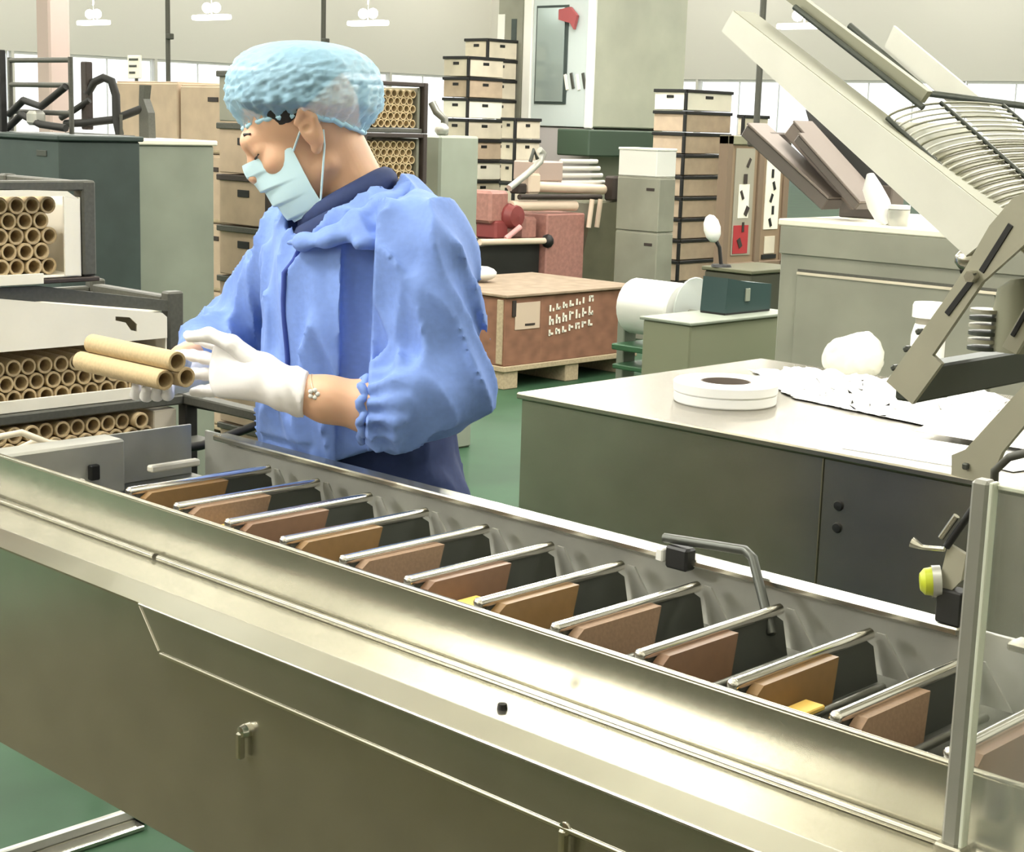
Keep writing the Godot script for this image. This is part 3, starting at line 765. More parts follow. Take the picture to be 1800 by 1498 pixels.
# ---------------------------------------------------------------- machine tower, pink machine, wooden crate
func centre() -> void:
	var t := thing("machine_tower", "tall pale grey machine tower with a window panel and a dark green band", "machine", V(-9.3, 0, -10.7))
	var ice := mat(Color(0.76, 0.80, 0.80), 0.4, 0.1)
	var side := mat(Color(0.68, 0.69, 0.62), 0.45, 0.0, noise_tex(31, 0.012, 0.93, 1.0), 0.7)
	part("housing", MB.new().bx(V(-9.737, 1.44, -11.30), V(-8.915, 3.0, -10.115), 0.01), side, t)
	part("front_panel", MB.new().bx(V(-9.60, 1.44, -10.115), V(-8.99, 2.98, -10.103), 0.003), ice, t)
	part("frame_edge", MB.new().bx(V(-9.70, 1.30, -10.12), V(-9.60, 2.99, -10.085), 0.008), M.white, t)
	part("frame_edge", MB.new().bx(V(-8.985, 1.43, -10.12), V(-8.905, 2.99, -10.085), 0.008), M.white, t)
	part("side_door", MB.new().bx(V(-10.02, 1.2, -10.14), V(-9.73, 2.75, -10.11), 0.004), M.cab_grey, t)
	part("door_slot", MB.new().bx(V(-9.86, 1.74, -10.112), V(-9.80, 2.32, -10.104), 0.004), M.teal, t)
	part("door_edge", MB.new().bx(V(-10.02, 1.6, -10.112), V(-9.94, 2.36, -10.10), 0.004), M.white, t)
	var fr := part("window", MB.new().bx(V(-9.56, 1.62, -10.104), V(-9.20, 2.42, -10.094), 0.003), M.teal, t)
	part("pane", MB.new().bx(V(-9.545, 1.64, -10.096), V(-9.235, 2.40, -10.088), 0.002), mat(Color(0.60, 0.65, 0.64), 0.12, 0.3), fr)
	part("red_bracket", MB.new().prism(V(0, 0, -10.09), V(1, 0, 0), V(0, 1, 0), [Vector2(-9.28, 2.30), Vector2(-9.15, 2.27), Vector2(-9.11, 2.22), Vector2(-9.08, 2.33), Vector2(-9.16, 2.40), Vector2(-9.28, 2.38)], V(0, 0, 0.03)), mat(Color(0.62, 0.30, 0.31), 0.5), t)
	for k in 4:
		part("plate_mark", MB.new().box(V(-9.20 + 0.065 * k, 1.80 + 0.012 * (k % 2), -10.096), V(0.03, 0.13, 0.01), 0.008, Basis(V(0, 0, 1), 0.25)), M.carton_white if k % 2 == 0 else M.plate, t)
	part("lower_panel", MB.new().bx(V(-9.60, 0.9, -10.16), V(-8.93, 1.43, -10.12), 0.004), mat(Color(0.70, 0.68, 0.68), 0.45), t)
	part("green_band", MB.new().bx(V(-9.05, 1.212, -11.10), V(-8.70, 1.423, -9.84), 0.01), mat(Color(0.22, 0.29, 0.23), 0.5), t)
	part("pedestal", MB.new().bx(V(-9.65, 0, -11.2), V(-9.05, 1.44, -10.17), 0.01), side, t)
	# packing machine with pink castings
	var pink := mat(Color(0.72, 0.52, 0.48), 0.5, 0.0, noise_tex(33, 0.03, 0.85, 1.0), 3.0)
	var red := mat(Color(0.52, 0.24, 0.24), 0.45)
	var cream := mat(Color(0.88, 0.80, 0.72), 0.5)
	var olive := mat(Color(0.44, 0.43, 0.35), 0.5, 0.1, noise_tex(34, 0.02, 0.9, 1.0), 1.0)
	var m := thing("labelling_machine", "small pinkish machine with red castings, rollers and an olive hopper behind the wooden crate", "machine", V(-7.8, 0, -8.4))
	var X := -7.8
	var Z := func(s: float) -> float: return -7.9 - s
	part("base", MB.new().bx(V(X - 0.5, 0, Z.call(0.45)), V(X, 0.64, Z.call(-0.22)), 0.01), M.rubber, m)
	part("base_cabinet", MB.new().bx(V(X - 0.5, 0, Z.call(0.86)), V(X + 0.05, 0.84, Z.call(0.46)), 0.01), pink, m)
	part("front_rod", MB.new().tube([V(X + 0.05, 0.665, Z.call(-0.20)), V(X + 0.05, 0.655, Z.call(0.44))], 0.022, 10), cream, m)
	part("rod_end", MB.new().ball(V(X + 0.05, 0.652, Z.call(0.47)), V(0.05, 0.05, 0.04), 10), M.black, m)
	part("red_casting", MB.new().bx(V(X - 0.2, 0.67, Z.call(0.13)), V(X, 0.80, Z.call(0.0)), 0.015), red, m)
	part("red_casting", MB.new().lathe(V(X, 0.83, Z.call(0.16)), [Vector2(0, 0.06), Vector2(0.07, 0.05), Vector2(0.09, 0.0), Vector2(0.09, -0.05)], 14, Basis(V(0, 1, 0), V(1, 0, 0), V(0, 0, -1))), red, m)
	part("pink_casting", MB.new().bx(V(X - 0.25, 0.78, Z.call(0.15)), V(X - 0.02, 1.0, Z.call(-0.04)), 0.02), pink, m)
	part("pink_casting", MB.new().bx(V(X - 0.2, 0.66, Z.call(0.42)), V(X, 0.82, Z.call(0.28)), 0.02), pink, m)
	part("lever", MB.new().tube([V(X + 0.04, 0.68, Z.call(0.06)), V(X + 0.06, 0.76, Z.call(0.18))], 0.02, 8), mat(Color(0.90, 0.66, 0.66), 0.5), m)
	part("roller", MB.new().tube([V(X, 0.90, Z.call(0.14)), V(X, 0.89, Z.call(0.80))], 0.036, 12), cream, m)
	part("roller", MB.new().tube([V(X - 0.05, 1.03, Z.call(0.36)), V(X - 0.05, 1.00, Z.call(1.16))], 0.036, 12), cream, m)
	part("roller", MB.new().tube([V(X, 0.80, Z.call(0.50)), V(X, 0.80, Z.call(0.76))], 0.028, 10), M.steel_pale, m)
	part("roller_shaft", MB.new().tube([V(X + 0.02, 0.96, Z.call(0.20)), V(X + 0.02, 0.95, Z.call(1.05))], 0.02, 8), M.frame_brown, m)
	part("head_block", MB.new().bx(V(X - 0.08, 0.98, Z.call(0.42)), V(X + 0.02, 1.12, Z.call(0.30)), 0.015), cream, m)
	part("head_block", MB.new().bx(V(X - 0.08, 0.98, Z.call(0.28)), V(X + 0.02, 1.05, Z.call(0.20)), 0.01), M.frame_brown, m)
	part("arm", MB.new().tube([V(X, 1.02, Z.call(0.12)), V(X, 1.12, Z.call(0.30)), V(X, 1.20, Z.call(0.42)), V(X, 1.26, Z.call(0.45)), V(X, 1.28, Z.call(0.41))], 0.024, 10), M.steel_pale, m)
	part("cable_guide", MB.new().tube([V(X + 0.02, 1.20, Z.call(0.30)), V(X + 0.02, 1.28, Z.call(0.33)), V(X + 0.02, 1.22, Z.call(0.37))], 0.014, 8), M.plate, m)
	part("top_box", MB.new().bx(V(X - 0.3, 1.06, Z.call(0.72)), V(X - 0.05, 1.20, Z.call(0.46)), 0.01), mat(Color(0.74, 0.66, 0.62), 0.4), m)
	for k in 4: part("guard_bar", MB.new().tube([V(X - 0.10, 1.05 + 0.05 * k, Z.call(0.74)), V(X - 0.10, 1.05 + 0.05 * k, Z.call(1.22 - 0.03 * k))], 0.016, 8), M.white, m)
	part("bracket", MB.new().bx(V(X - 0.05, 0.92, Z.call(1.28)), V(X + 0.05, 1.10, Z.call(1.16)), 0.015), M.frame_brown, m)
	part("handle", MB.new().tube([V(X + 0.10, 0.74, Z.call(0.84)), V(X + 0.10, 0.94, Z.call(0.87))], 0.018, 8), cream, m)
	part("handle", MB.new().tube([V(X + 0.10, 0.74, Z.call(0.93)), V(X + 0.10, 0.94, Z.call(0.96))], 0.018, 8), cream, m)
	part("hopper", MB.new().prism(V(X - 0.3, 0, -7.9), V(0, 0, -1), V(0, 1, 0), [Vector2(0.74, 0.0), Vector2(1.26, 0.0), Vector2(1.34, 0.92), Vector2(0.98, 0.90)], V(0.32, 0, 0)), olive, m)
	# wooden crate on its skid
	var c := thing("wooden_crate", "brown plywood crate with white stencilled marks on a pale wooden skid", "crate", V(-6.63, 0, -6.94))
	part("body", MB.new().bx(V(-7.07, 0.13, -7.50), V(-6.20, 0.512, -6.375), 0.004), M.wood, c)
	part("lid", MB.new().bx(V(-7.085, 0.514, -7.515), V(-6.18, 0.530, -6.36), 0.003), M.wood_top, c)
	part("corner_batten", MB.new().bx(V(-6.26, 0.14, -6.378), V(-6.215, 0.50, -6.366), 0.003), M.wood_pale, c)
	part("base_board", MB.new().bx(V(-7.08, 0.10, -7.51), V(-6.186, 0.13, -6.362), 0.003), M.wood_pale, c)
	for z in [-6.43, -6.94, -7.45]:
		part("skid_block", MB.new().bx(V(-7.06, 0, z - 0.06), V(-6.20, 0.10, z + 0.055), 0.004), M.wood_pale, c)
	part("corner_bracket", MB.new().box(V(-6.197, 0.17, -7.46), V(0.008, 0.08, 0.05), 0.002), M.frame_brown, c)
	part("corner_bracket", MB.new().box(V(-6.197, 0.47, -7.46), V(0.008, 0.07, 0.05), 0.002), M.frame_brown, c)
	part("corner_bracket", MB.new().box(V(-6.197, 0.45, -6.44), V(0.008, 0.09, 0.03), 0.002), M.frame_brown, c)
	part("paper_label", MB.new().box(V(-6.198, 0.405, -6.55), V(0.004, 0.15, 0.20), 0.001), mat(Color(0.78, 0.70, 0.62), 0.7), c)
	part("paper_label_line", MB.new().box(V(-6.195, 0.355, -6.57), V(0.003, 0.012, 0.08), 0.001), M.frame_brown, c)
	# stencilled block: three rows of rough strokes
	var rg := RandomNumberGenerator.new()
	rg.seed = 41
	for row in 3:
		for k in 7:
			var z := -6.735 - 0.056 * k
			var y := 0.435 - 0.070 * row + 0.006 * k
			var st := MB.new()
			var hgt: float = [0.036, 0.052, 0.036][row]
			st.box(V(-6.197, y, z), V(0.004, hgt, 0.014), 0.001)
			if rg.randf() < 0.7: st.box(V(-6.197, y + hgt * (rg.randf() - 0.5) * 0.7, z - 0.014), V(0.004, 0.013, 0.032), 0.001)
			if rg.randf() < 0.6: st.box(V(-6.197, y - hgt * 0.25, z - 0.026), V(0.004, hgt * 0.5, 0.012), 0.001)
			part("stencil_mark", st, M.carton_white, c)
	# white bag on the crate's far corner
	var bag := MB.new()
	bag.ball(V(-6.92, 0.582, -6.60), V(0.15, 0.05, 0.10), 16)
	bag.ball(V(-6.86, 0.60, -6.66), V(0.10, 0.05, 0.09), 14)
	bag.ball(V(-6.78, 0.58, -6.76), V(0.08, 0.045, 0.10), 14)
	single("white_bag", bag, M.white, "crumpled white plastic bag lying on the wooden crate's lid", "bag", V(-6.86, 0.531, -6.66))

# ---------------------------------------------------------------- right background
func right_back() -> void:
	# notice boards: brown frame with two tall posters
	var b := thing("notice_board", "brown framed double notice board with tall red and white posters", "notice board", V(-5.5, 0, -7.65))
	var br := mat(Color(0.47, 0.40, 0.33), 0.6)
	part("backing", MB.new().bx(V(-5.54, 0.70, -7.95), V(-5.50, 1.40, -7.40), 0.004), mat(Color(0.55, 0.47, 0.38), 0.6), b)
	for z in [-7.395, -7.70, -7.955]: part("frame_upright", MB.new().bx(V(-5.55, 0, z - 0.025), V(-5.485, 1.43 if z > -7.5 else 1.40, z + 0.025), 0.004), br, b)
	part("frame_top", MB.new().bx(V(-5.55, 1.38, -7.98), V(-5.485, 1.43, -7.37), 0.004), mat(Color(0.52, 0.51, 0.42), 0.6), b)
	part("frame_bottom", MB.new().bx(V(-5.55, 0.68, -7.98), V(-5.485, 0.72, -7.37), 0.004), br, b)
	var p1 := part("poster", MB.new().bx(V(-5.50, 0.76, -7.64), V(-5.494, 1.36, -7.46), 0.001), mat(Color(0.60, 0.58, 0.52), 0.6), b)
	var rd := mat(Color(0.64, 0.18, 0.20), 0.5)
	part("red_field", MB.new().bx(V(-5.494, 0.77, -7.61), V(-5.491, 0.93, -7.47), 0.001), rd, p1)
	part("pale_field", MB.new().bx(V(-5.494, 0.97, -7.60), V(-5.491, 1.16, -7.50), 0.001), M.carton_white, p1)
	for k in 6:
		part("dark_stroke", MB.new().box(V(-5.489, 1.28 - 0.09 * k, -7.555 + 0.025 * (k % 3 - 1)), V(0.003, 0.055, 0.020 + 0.012 * (k % 2)), 0.001, Basis(V(1, 0, 0), 0.5 * ((k % 3) - 1))), M.frame_brown, p1)
	var p2 := part("poster", MB.new().bx(V(-5.50, 0.90, -7.90), V(-5.494, 1.34, -7.76), 0.001), M.carton_white, b)
	for k in 6:
		part("dark_stroke", MB.new().box(V(-5.492, 1.29 - 0.07 * k, -7.84 + 0.02 * (k % 2)), V(0.003, 0.05, 0.022), 0.001, Basis(V(1, 0, 0), 0.4 * ((k % 3) - 1))), M.black, p2)
	part("small_sheet", MB.new().bx(V(-5.50, 0.76, -7.88), V(-5.494, 0.86, -7.78), 0.001), M.carton_pale, b)
	part("dark_strip", MB.new().bx(V(-5.50, 0.73, -7.90), V(-5.492, 0.755, -7.76), 0.001), M.black, b)
	# grey machine body behind the table
	var j := thing("grey_machine", "large flat grey machine cabinet behind the steel table with clutter on top", "machine", V(-2.5, 0, -4.8))
	part("body", MB.new().bx(V(-3.05, 0.05, -5.20), V(-1.6, 1.165, -4.41), 0.006), M.cab_grey, j)
	part("top", MB.new().bx(V(-3.06, 1.165, -5.21), V(-1.59, 1.187, -4.40), 0.004), M.carton_white, j)
	part("fascia", MB.new().bx(V(-3.05, 1.075, -4.41), V(-1.6, 1.164, -4.402), 0.002), M.cab_grey, j)
	part("door", MB.new().bx(V(-2.975, 0.10, -4.41), V(-2.28, 1.02, -4.402), 0.002), M.cab_grey, j)
	part("door", MB.new().bx(V(-2.27, 0.10, -4.41), V(-1.62, 1.02, -4.402), 0.002), M.cab_grey, j)
	part("gap_shade_strip", MB.new().bx(V(-2.975, 1.022, -4.409), V(-1.62, 1.030, -4.404), 0.0), M.frame, j)  # dark strip painted in as the shade of the groove
	part("trim_strip", MB.new().bx(V(-2.975, 1.012, -4.409), V(-1.62, 1.021, -4.398), 0.001), M.carton_pale, j)
	part("plinth", MB.new().bx(V(-3.03, 0, -5.18), V(-1.62, 0.05, -4.43), 0.002), M.black, j)
	# inclined brown-grey channels standing on it
	var iv := thing("inclined_frame", "stack of sloping brown-grey channels and a dark panel resting on the grey machine", "frame", V(-2.95, 1.187, -4.75))
	var tau := mat(Color(0.36, 0.33, 0.31), 0.5, 0.2)
	var tau2 := mat(Color(0.47, 0.43, 0.40), 0.5, 0.2)
	for a in [[-3.29, 1.465, -2.95, 1.235, 0.045, -4.55, 0], [-3.16, 1.475, -2.88, 1.24, 0.055, -4.62, 1], [-3.08, 1.445, -2.83, 1.235, 0.03, -4.55, 0]]:
		var p0 := V(a[0], a[1], a[5])
		var p1b := V(a[2], a[3], a[5])
		var d := (p1b - p0).normalized()
		var bs := Basis(d, V(0, 0, 1).cross(d), V(0, 0, 1))
		part("channel", MB.new().box((p0 + p1b) * 0.5, V((p1b - p0).length(), a[4], 0.10), 0.004, bs), tau if a[6] == 0 else tau2, iv)
		part("channel_lip", MB.new().box((p0 + p1b) * 0.5 + bs.y * (a[4] * 0.5 + 0.004), V((p1b - p0).length(), 0.008, 0.11), 0.002, bs), tau2, iv)
	part("dark_panel", MB.new().prism(V(0, 0, -4.75), V(1, 0, 0), V(0, 1, 0), [Vector2(-3.205, 1.540), Vector2(-3.155, 1.420), Vector2(-2.99, 1.300), Vector2(-2.86, 1.285), Vector2(-2.855, 1.345)], V(0, 0, 0.02)), mat(Color(0.27, 0.27, 0.27), 0.5, 0.2), iv)
	part("support", MB.new().bx(V(-3.04, 1.187, -4.80), V(-2.84, 1.30, -4.72), 0.004), tau, iv)
	part("foot_rail", MB.new().box(V(-3.27, 1.435, -4.62), V(0.10, 0.05, 0.12), 0.006), tau, iv)
	# clutter on top
	var pb := MB.new()
	pb.tube([V(-2.79, 1.34, -4.50), V(-2.775, 1.30, -4.49), V(-2.74, 1.25, -4.48), V(-2.715, 1.21, -4.48), V(-2.70, 1.19, -4.48)], [0.012, 0.03, 0.036, 0.03, 0.012], 12)
	single("plastic_bag", pb, M.white, "white twisted plastic bag leaning on the grey machine below the chute", "bag", V(-2.74, 1.187, -4.48))
	var cp := thing("small_cup", "small pale cylinder among the clutter on the grey machine", "cup", V(-2.66, 1.187, -4.47))
	part("body", MB.new().lathe(V(-2.66, 1.187, -4.47), [Vector2(0, 0.0), Vector2(0.03, 0.0), Vector2(0.034, 0.05), Vector2(0.03, 0.052), Vector2(0.0, 0.052)], 14), M.steel_pale, cp)
	part("lid", MB.new().lathe(V(-2.66, 1.239, -4.47), [Vector2(0.034, 0.0), Vector2(0.034, 0.012), Vector2(0, 0.012)], 14), M.white, cp)
	# roll of film with a plastic end disc on a stand
	var r := thing("film_roll", "white film roll with a clear plastic end disc on a green stand", "roll", V(-4.1, 0, -5.1))
	var rb := Basis(V(0, 1, 0), V(1, 0, 0), V(0, 0, -1))
	part("roll", MB.new().lathe(V(-4.16, 0.735, -5.17), [Vector2(0, -0.13), Vector2(0.11, -0.13), Vector2(0.115, -0.12), Vector2(0.115, 0.12), Vector2(0.11, 0.13), Vector2(0, 0.13)], 24, rb), M.white, r)
	part("core", MB.new().lathe(V(-4.03, 0.735, -5.17), [Vector2(0.03, 0), Vector2(0.03, 0.03), Vector2(0, 0.03)], 14, rb), M.cab_grey, r)
	part("end_disc", MB.new().lathe(V(-4.0, 0.745, -5.20), [Vector2(0, -0.003), Vector2(0.128, -0.003), Vector2(0.132, 0), Vector2(0.128, 0.003), Vector2(0, 0.003)], 24, rb), mat(Color(0.86, 0.88, 0.86, 0.55), 0.15, 0.0, null, 1.0, {"transparency": BaseMaterial3D.TRANSPARENCY_ALPHA}), r)
	part("axle", MB.new().tube([V(-4.32, 0.735, -5.17), V(-3.95, 0.735, -5.17)], 0.014, 8), M.steel, r)
	part("stand", MB.new().bx(V(-4.34, 0.0, -5.21), V(-4.30, 0.76, -5.13), 0.004), M.cab_green, r)
	part("stand", MB.new().bx(V(-3.97, 0.0, -5.21), V(-3.94, 0.72, -5.13), 0.004), M.cab_green, r)
	part("drip_tray", MB.new().bx(V(-4.30, 0.56, -5.30), V(-3.97, 0.585, -5.05), 0.004), mat(Color(0.20, 0.36, 0.24), 0.5), r)
	part("lower_tray", MB.new().bx(V(-4.30, 0.48, -5.28), V(-3.97, 0.50, -5.06), 0.004), mat(Color(0.20, 0.36, 0.24), 0.5), r)
	# low olive cabinet and the teal unit on it
	var lo := thing("low_cabinet", "low olive grey cabinet between the film roll and the grey machine", "cabinet", V(-3.8, 0, -5.1))
	part("body", MB.new().bx(V(-3.90, 0.02, -5.42), V(-3.67, 0.745, -4.76), 0.006), mat(Color(0.50, 0.51, 0.42), 0.5), lo)
	part("top", MB.new().bx(V(-3.91, 0.745, -5.43), V(-3.66, 0.757, -4.75), 0.003), M.cab_green, lo)
	part("plinth", MB.new().bx(V(-3.89, 0, -5.40), V(-3.68, 0.02, -4.78), 0.0), M.black, lo)
	var tl := thing("teal_unit", "dark teal motor unit standing on the low olive cabinet", "motor", V(-3.78, 0.757, -5.2))
	part("housing", MB.new().prism(V(-3.86, 0, 0), V(0, 0, -1), V(0, 1, 0), [Vector2(5.06, 0.765), Vector2(5.36, 0.765), Vector2(5.36, 0.865), Vector2(5.20, 0.88), Vector2(5.07, 0.90)], V(0.12, 0, 0)), mat(Color(0.16, 0.25, 0.25), 0.45), tl)
	part("foot", MB.new().bx(V(-3.86, 0.757, -5.36), V(-3.74, 0.766, -5.06), 0.002), M.black, tl)
	part("cap", MB.new().box(V(-3.738, 0.83, -5.20), V(0.006, 0.05, 0.03), 0.002), M.cab_green, tl)
	var dk := thing("dark_machine", "dark olive machine in the gap between the film roll and the notice board", "machine", V(-5.0, 0, -6.9))
	part("body", MB.new().bx(V(-5.16, 0, -7.25), V(-4.86, 0.74, -6.78), 0.01), mat(Color(0.24, 0.24, 0.19), 0.55), dk)
	part("top", MB.new().bx(V(-5.17, 0.74, -7.26), V(-4.85, 0.76, -6.77), 0.004), mat(Color(0.36, 0.36, 0.28), 0.5), dk)
	var ln := thing("inspection_lamp", "small white lamp head on a thin black stem by the film roll", "lamp", V(-5.08, 0.76, -6.82))
	part("stem", MB.new().tube([V(-5.08, 0.76, -6.82), V(-5.09, 0.86, -6.81), V(-5.12, 0.92, -6.79)], 0.01, 8), M.black, ln)
	part("head", MB.new().ball(V(-5.125, 0.955, -6.785), V(0.045, 0.075, 0.045), 12, Basis(V(0, 0, 1), 0.3)), M.white, ln)
	part("base", MB.new().lathe(V(-5.08, 0.76, -6.82), [Vector2(0, 0.015), Vector2(0.05, 0.012), Vector2(0.055, 0)], 14), M.black, ln)

# ---------------------------------------------------------------- smooth figures from a distance field
# bones: ["c", a, b, ra, rb] tapered capsule, ["e", centre, radii, basis] ellipsoid
func bone_d(b: Array, p: Vector3) -> float:
	if b[0] == "c":
		var a: Vector3 = b[1]
		var ba: Vector3 = b[2] - a
		var pa := p - a
		var h := clampf(pa.dot(ba) / maxf(ba.length_squared(), 1e-9), 0.0, 1.0)
		return (pa - ba * h).length() - lerpf(b[3], b[4], h)
	var rd: Vector3 = b[2]
	var q: Vector3 = (b[3] as Basis).transposed() * (p - (b[1] as Vector3))
	var k0 := (q / rd).length()
	var k1 := (q / (rd * rd)).length()
	return k0 * (k0 - 1.0) / maxf(k1, 1e-6)

func smin(a: float, b: float, k: float) -> float:
	var h := maxf(k - absf(a - b), 0.0) / k
	return minf(a, b) - h * h * k * 0.25

func field(bones: Array, p: Vector3, k: float) -> float:
	var d := 1.0
	for b in bones: d = smin(d, bone_d(b, p), k)
	return d

func sdf_mesh(mb: Array, bones: Array, cell: float, k: float, post = null, reach := 0.0) -> void:
	# mb = [verts, normals, indices]: the surface is added to it
	var lo := Vector3.INF
	var hi := -Vector3.INF
	var boxes := []
	for b in bones:
		var l: Vector3
		var h: Vector3
		if b[0] == "c":
			var r := maxf(b[3], b[4])
			l = (b[1] as Vector3).min(b[2]) - Vector3.ONE * r
			h = (b[1] as Vector3).max(b[2]) + Vector3.ONE * r
		else:
			var r: float = maxf(b[2].x, maxf(b[2].y, b[2].z))
			l = b[1] - Vector3.ONE * r
			h = b[1] + Vector3.ONE * r
		var m := k + 2.0 * cell + reach
		l -= Vector3.ONE * m
		h += Vector3.ONE * m
		boxes.append([l, h])
		lo = lo.min(l)
		hi = hi.max(h)
	var nx := int(ceil((hi.x - lo.x) / cell)) + 1
	var ny := int(ceil((hi.y - lo.y) / cell)) + 1
	var nz := int(ceil((hi.z - lo.z) / cell)) + 1
	var g := PackedFloat32Array()
	g.resize(nx * ny * nz)
	g.fill(1.0)
	for bi in bones.size():
		var b: Array = bones[bi]
		var l: Vector3 = (boxes[bi][0] - lo) / cell
		var h: Vector3 = (boxes[bi][1] - lo) / cell
		var i0 := maxi(0, int(l.x)); var i1 := mini(nx - 1, int(h.x) + 1)
		var j0 := maxi(0, int(l.y)); var j1 := mini(ny - 1, int(h.y) + 1)
		var k0 := maxi(0, int(l.z)); var k1 := mini(nz - 1, int(h.z) + 1)
		var caps: bool = b[0] == "c"
		var a: Vector3 = b[1]
		var ba := Vector3.ZERO
		var inv := 0.0
		var ra := 0.0
		var rb := 0.0
		var rd := Vector3.ONE
		var bt := Basis.IDENTITY
		if caps:
			ba = b[2] - a
			inv = 1.0 / maxf(ba.length_squared(), 1e-9)
			ra = b[3]
			rb = b[4]
		else:
			rd = b[2]
			bt = (b[3] as Basis).transposed()
		var r2 := rd * rd
		for iz in range(k0, k1 + 1):
			for iy in range(j0, j1 + 1):
				var at := (iz * ny + iy) * nx
				for ix in range(i0, i1 + 1):
					var pa := lo + Vector3(ix, iy, iz) * cell - a
					var d: float
					if caps:
						var t := clampf(pa.dot(ba) * inv, 0.0, 1.0)
						d = (pa - ba * t).length() - (ra + (rb - ra) * t)
					else:
						pa = bt * pa
						var q0 := (pa / rd).length()
						d = q0 * (q0 - 1.0) / maxf((pa / r2).length(), 1e-6)
					var o := g[at + ix]
					var hh := k - absf(o - d)
					if hh > 0.0: g[at + ix] = minf(o, d) - hh * hh / k * 0.25
					elif d < o: g[at + ix] = d
	if post != null:
		var near := 3.0 * cell + reach + 0.01
		for iz in nz:
			for iy in ny:
				var at := (iz * ny + iy) * nx
				for ix in nx:
					var d := g[at + ix]
					if d < near: g[at + ix] = post.call(lo + Vector3(ix, iy, iz) * cell, d)
	# surface nets
	var vid := PackedInt32Array()
	vid.resize(nx * ny * nz)
	vid.fill(-1)
	var verts: PackedVector3Array = mb[0]
	var idx: PackedInt32Array = mb[2]
	var first := verts.size()
	var sy := nx
	var sz := nx * ny
	var off := PackedInt32Array([0, 1, sy, sy + 1, sz, sz + 1, sz + sy, sz + sy + 1])
	var edges := [[0, 1], [2, 3], [4, 5], [6, 7], [0, 2], [1, 3], [4, 6], [5, 7], [0, 4], [1, 5], [2, 6], [3, 7]]
	for iz in nz - 1:
		for iy in ny - 1:
			var at := (iz * ny + iy) * nx
			for ix in nx - 1:
				var q := at + ix
				var s := 0
				for e in 8:
					if g[q + off[e]] < 0.0: s += 1
				if s == 0 or s == 8: continue
				var sum := Vector3.ZERO
				var cnt := 0
				for e in edges:
					var va := g[q + off[e[0]]]
					var vb := g[q + off[e[1]]]
					if (va < 0.0) != (vb < 0.0):
						var t := va / (va - vb)
						var pa := Vector3(e[0] & 1, (e[0] >> 1) & 1, e[0] >> 2)
						var pb := Vector3(e[1] & 1, (e[1] >> 1) & 1, e[1] >> 2)
						sum += pa.lerp(pb, t)
						cnt += 1
				vid[q] = verts.size()
				verts.append(lo + (Vector3(ix, iy, iz) + sum / cnt) * cell)
	for iz in range(1, nz - 1):
		for iy in range(1, ny - 1):
			var at := (iz * ny + iy) * nx
			for ix in range(1, nx - 1):
				var q := at + ix
				var ins := g[q] < 0.0
				for ax in 3:
					var st := 1 if ax == 0 else (sy if ax == 1 else sz)
					if (g[q + st] < 0.0) == ins: continue
					var u := sy if ax == 0 else (sz if ax == 1 else 1)
					var w := sz if ax == 0 else (1 if ax == 1 else sy)
					var a := vid[q]
					var b := vid[q - u]
					var c := vid[q - u - w]
					var d := vid[q - w]
					if a < 0 or b < 0 or c < 0 or d < 0: continue
					if ins: idx.append_array([a, c, b, a, d, c])
					else: idx.append_array([a, b, c, a, c, d])
	var nr: PackedVector3Array = mb[1]
	nr.resize(verts.size())
	for i in range(0, idx.size(), 3):
		if idx[i] < first: continue
		var m := (verts[idx[i + 2]] - verts[idx[i]]).cross(verts[idx[i + 1]] - verts[idx[i]])
		nr[idx[i]] += m; nr[idx[i + 1]] += m; nr[idx[i + 2]] += m
	for i in range(first, nr.size()): nr[i] = nr[i].normalized()
	mb[0] = verts
	mb[1] = nr
	mb[2] = idx

func net(mb: Array) -> ArrayMesh:
	var a := []
	a.resize(Mesh.ARRAY_MAX)
	a[Mesh.ARRAY_VERTEX] = mb[0]
	a[Mesh.ARRAY_NORMAL] = mb[1]
	a[Mesh.ARRAY_INDEX] = mb[2]
	var m := ArrayMesh.new()
	m.add_surface_from_arrays(Mesh.PRIMITIVE_TRIANGLES, a)
	return m

func hang(called: String, m: Mesh, mt: Material, parent: Node3D, label := "") -> MeshInstance3D:
	var o := MeshInstance3D.new()
	o.name = called
	o.mesh = m
	o.material_override = mt
	parent.add_child(o, true)
	if label: o.set_meta("label", label)
	return o

# a grid of points f(u, v) with smooth normals; drawn as one sheet
func sheet(nu: int, nv: int, f: Callable, flip := false) -> ArrayMesh:
	var vs := PackedVector3Array()
	var nr := PackedVector3Array()
	var ix := PackedInt32Array()
	for j in nv + 1:
		for i in nu + 1: vs.append(f.call(float(i) / nu, float(j) / nv))
	nr.resize(vs.size())
	for j in nv:
		for i in nu:
			var a := j * (nu + 1) + i
			var b := a + 1
			var c := a + nu + 2
			var d := a + nu + 1
			if flip: ix.append_array([a, c, b, a, d, c])
			else: ix.append_array([a, b, c, a, c, d])
	for i in range(0, ix.size(), 3):
		var m := (vs[ix[i + 2]] - vs[ix[i]]).cross(vs[ix[i + 1]] - vs[ix[i]])
		for e in 3: nr[ix[i + e]] += m
	for i in nr.size(): nr[i] = nr[i].normalized()
	return net([vs, nr, ix])

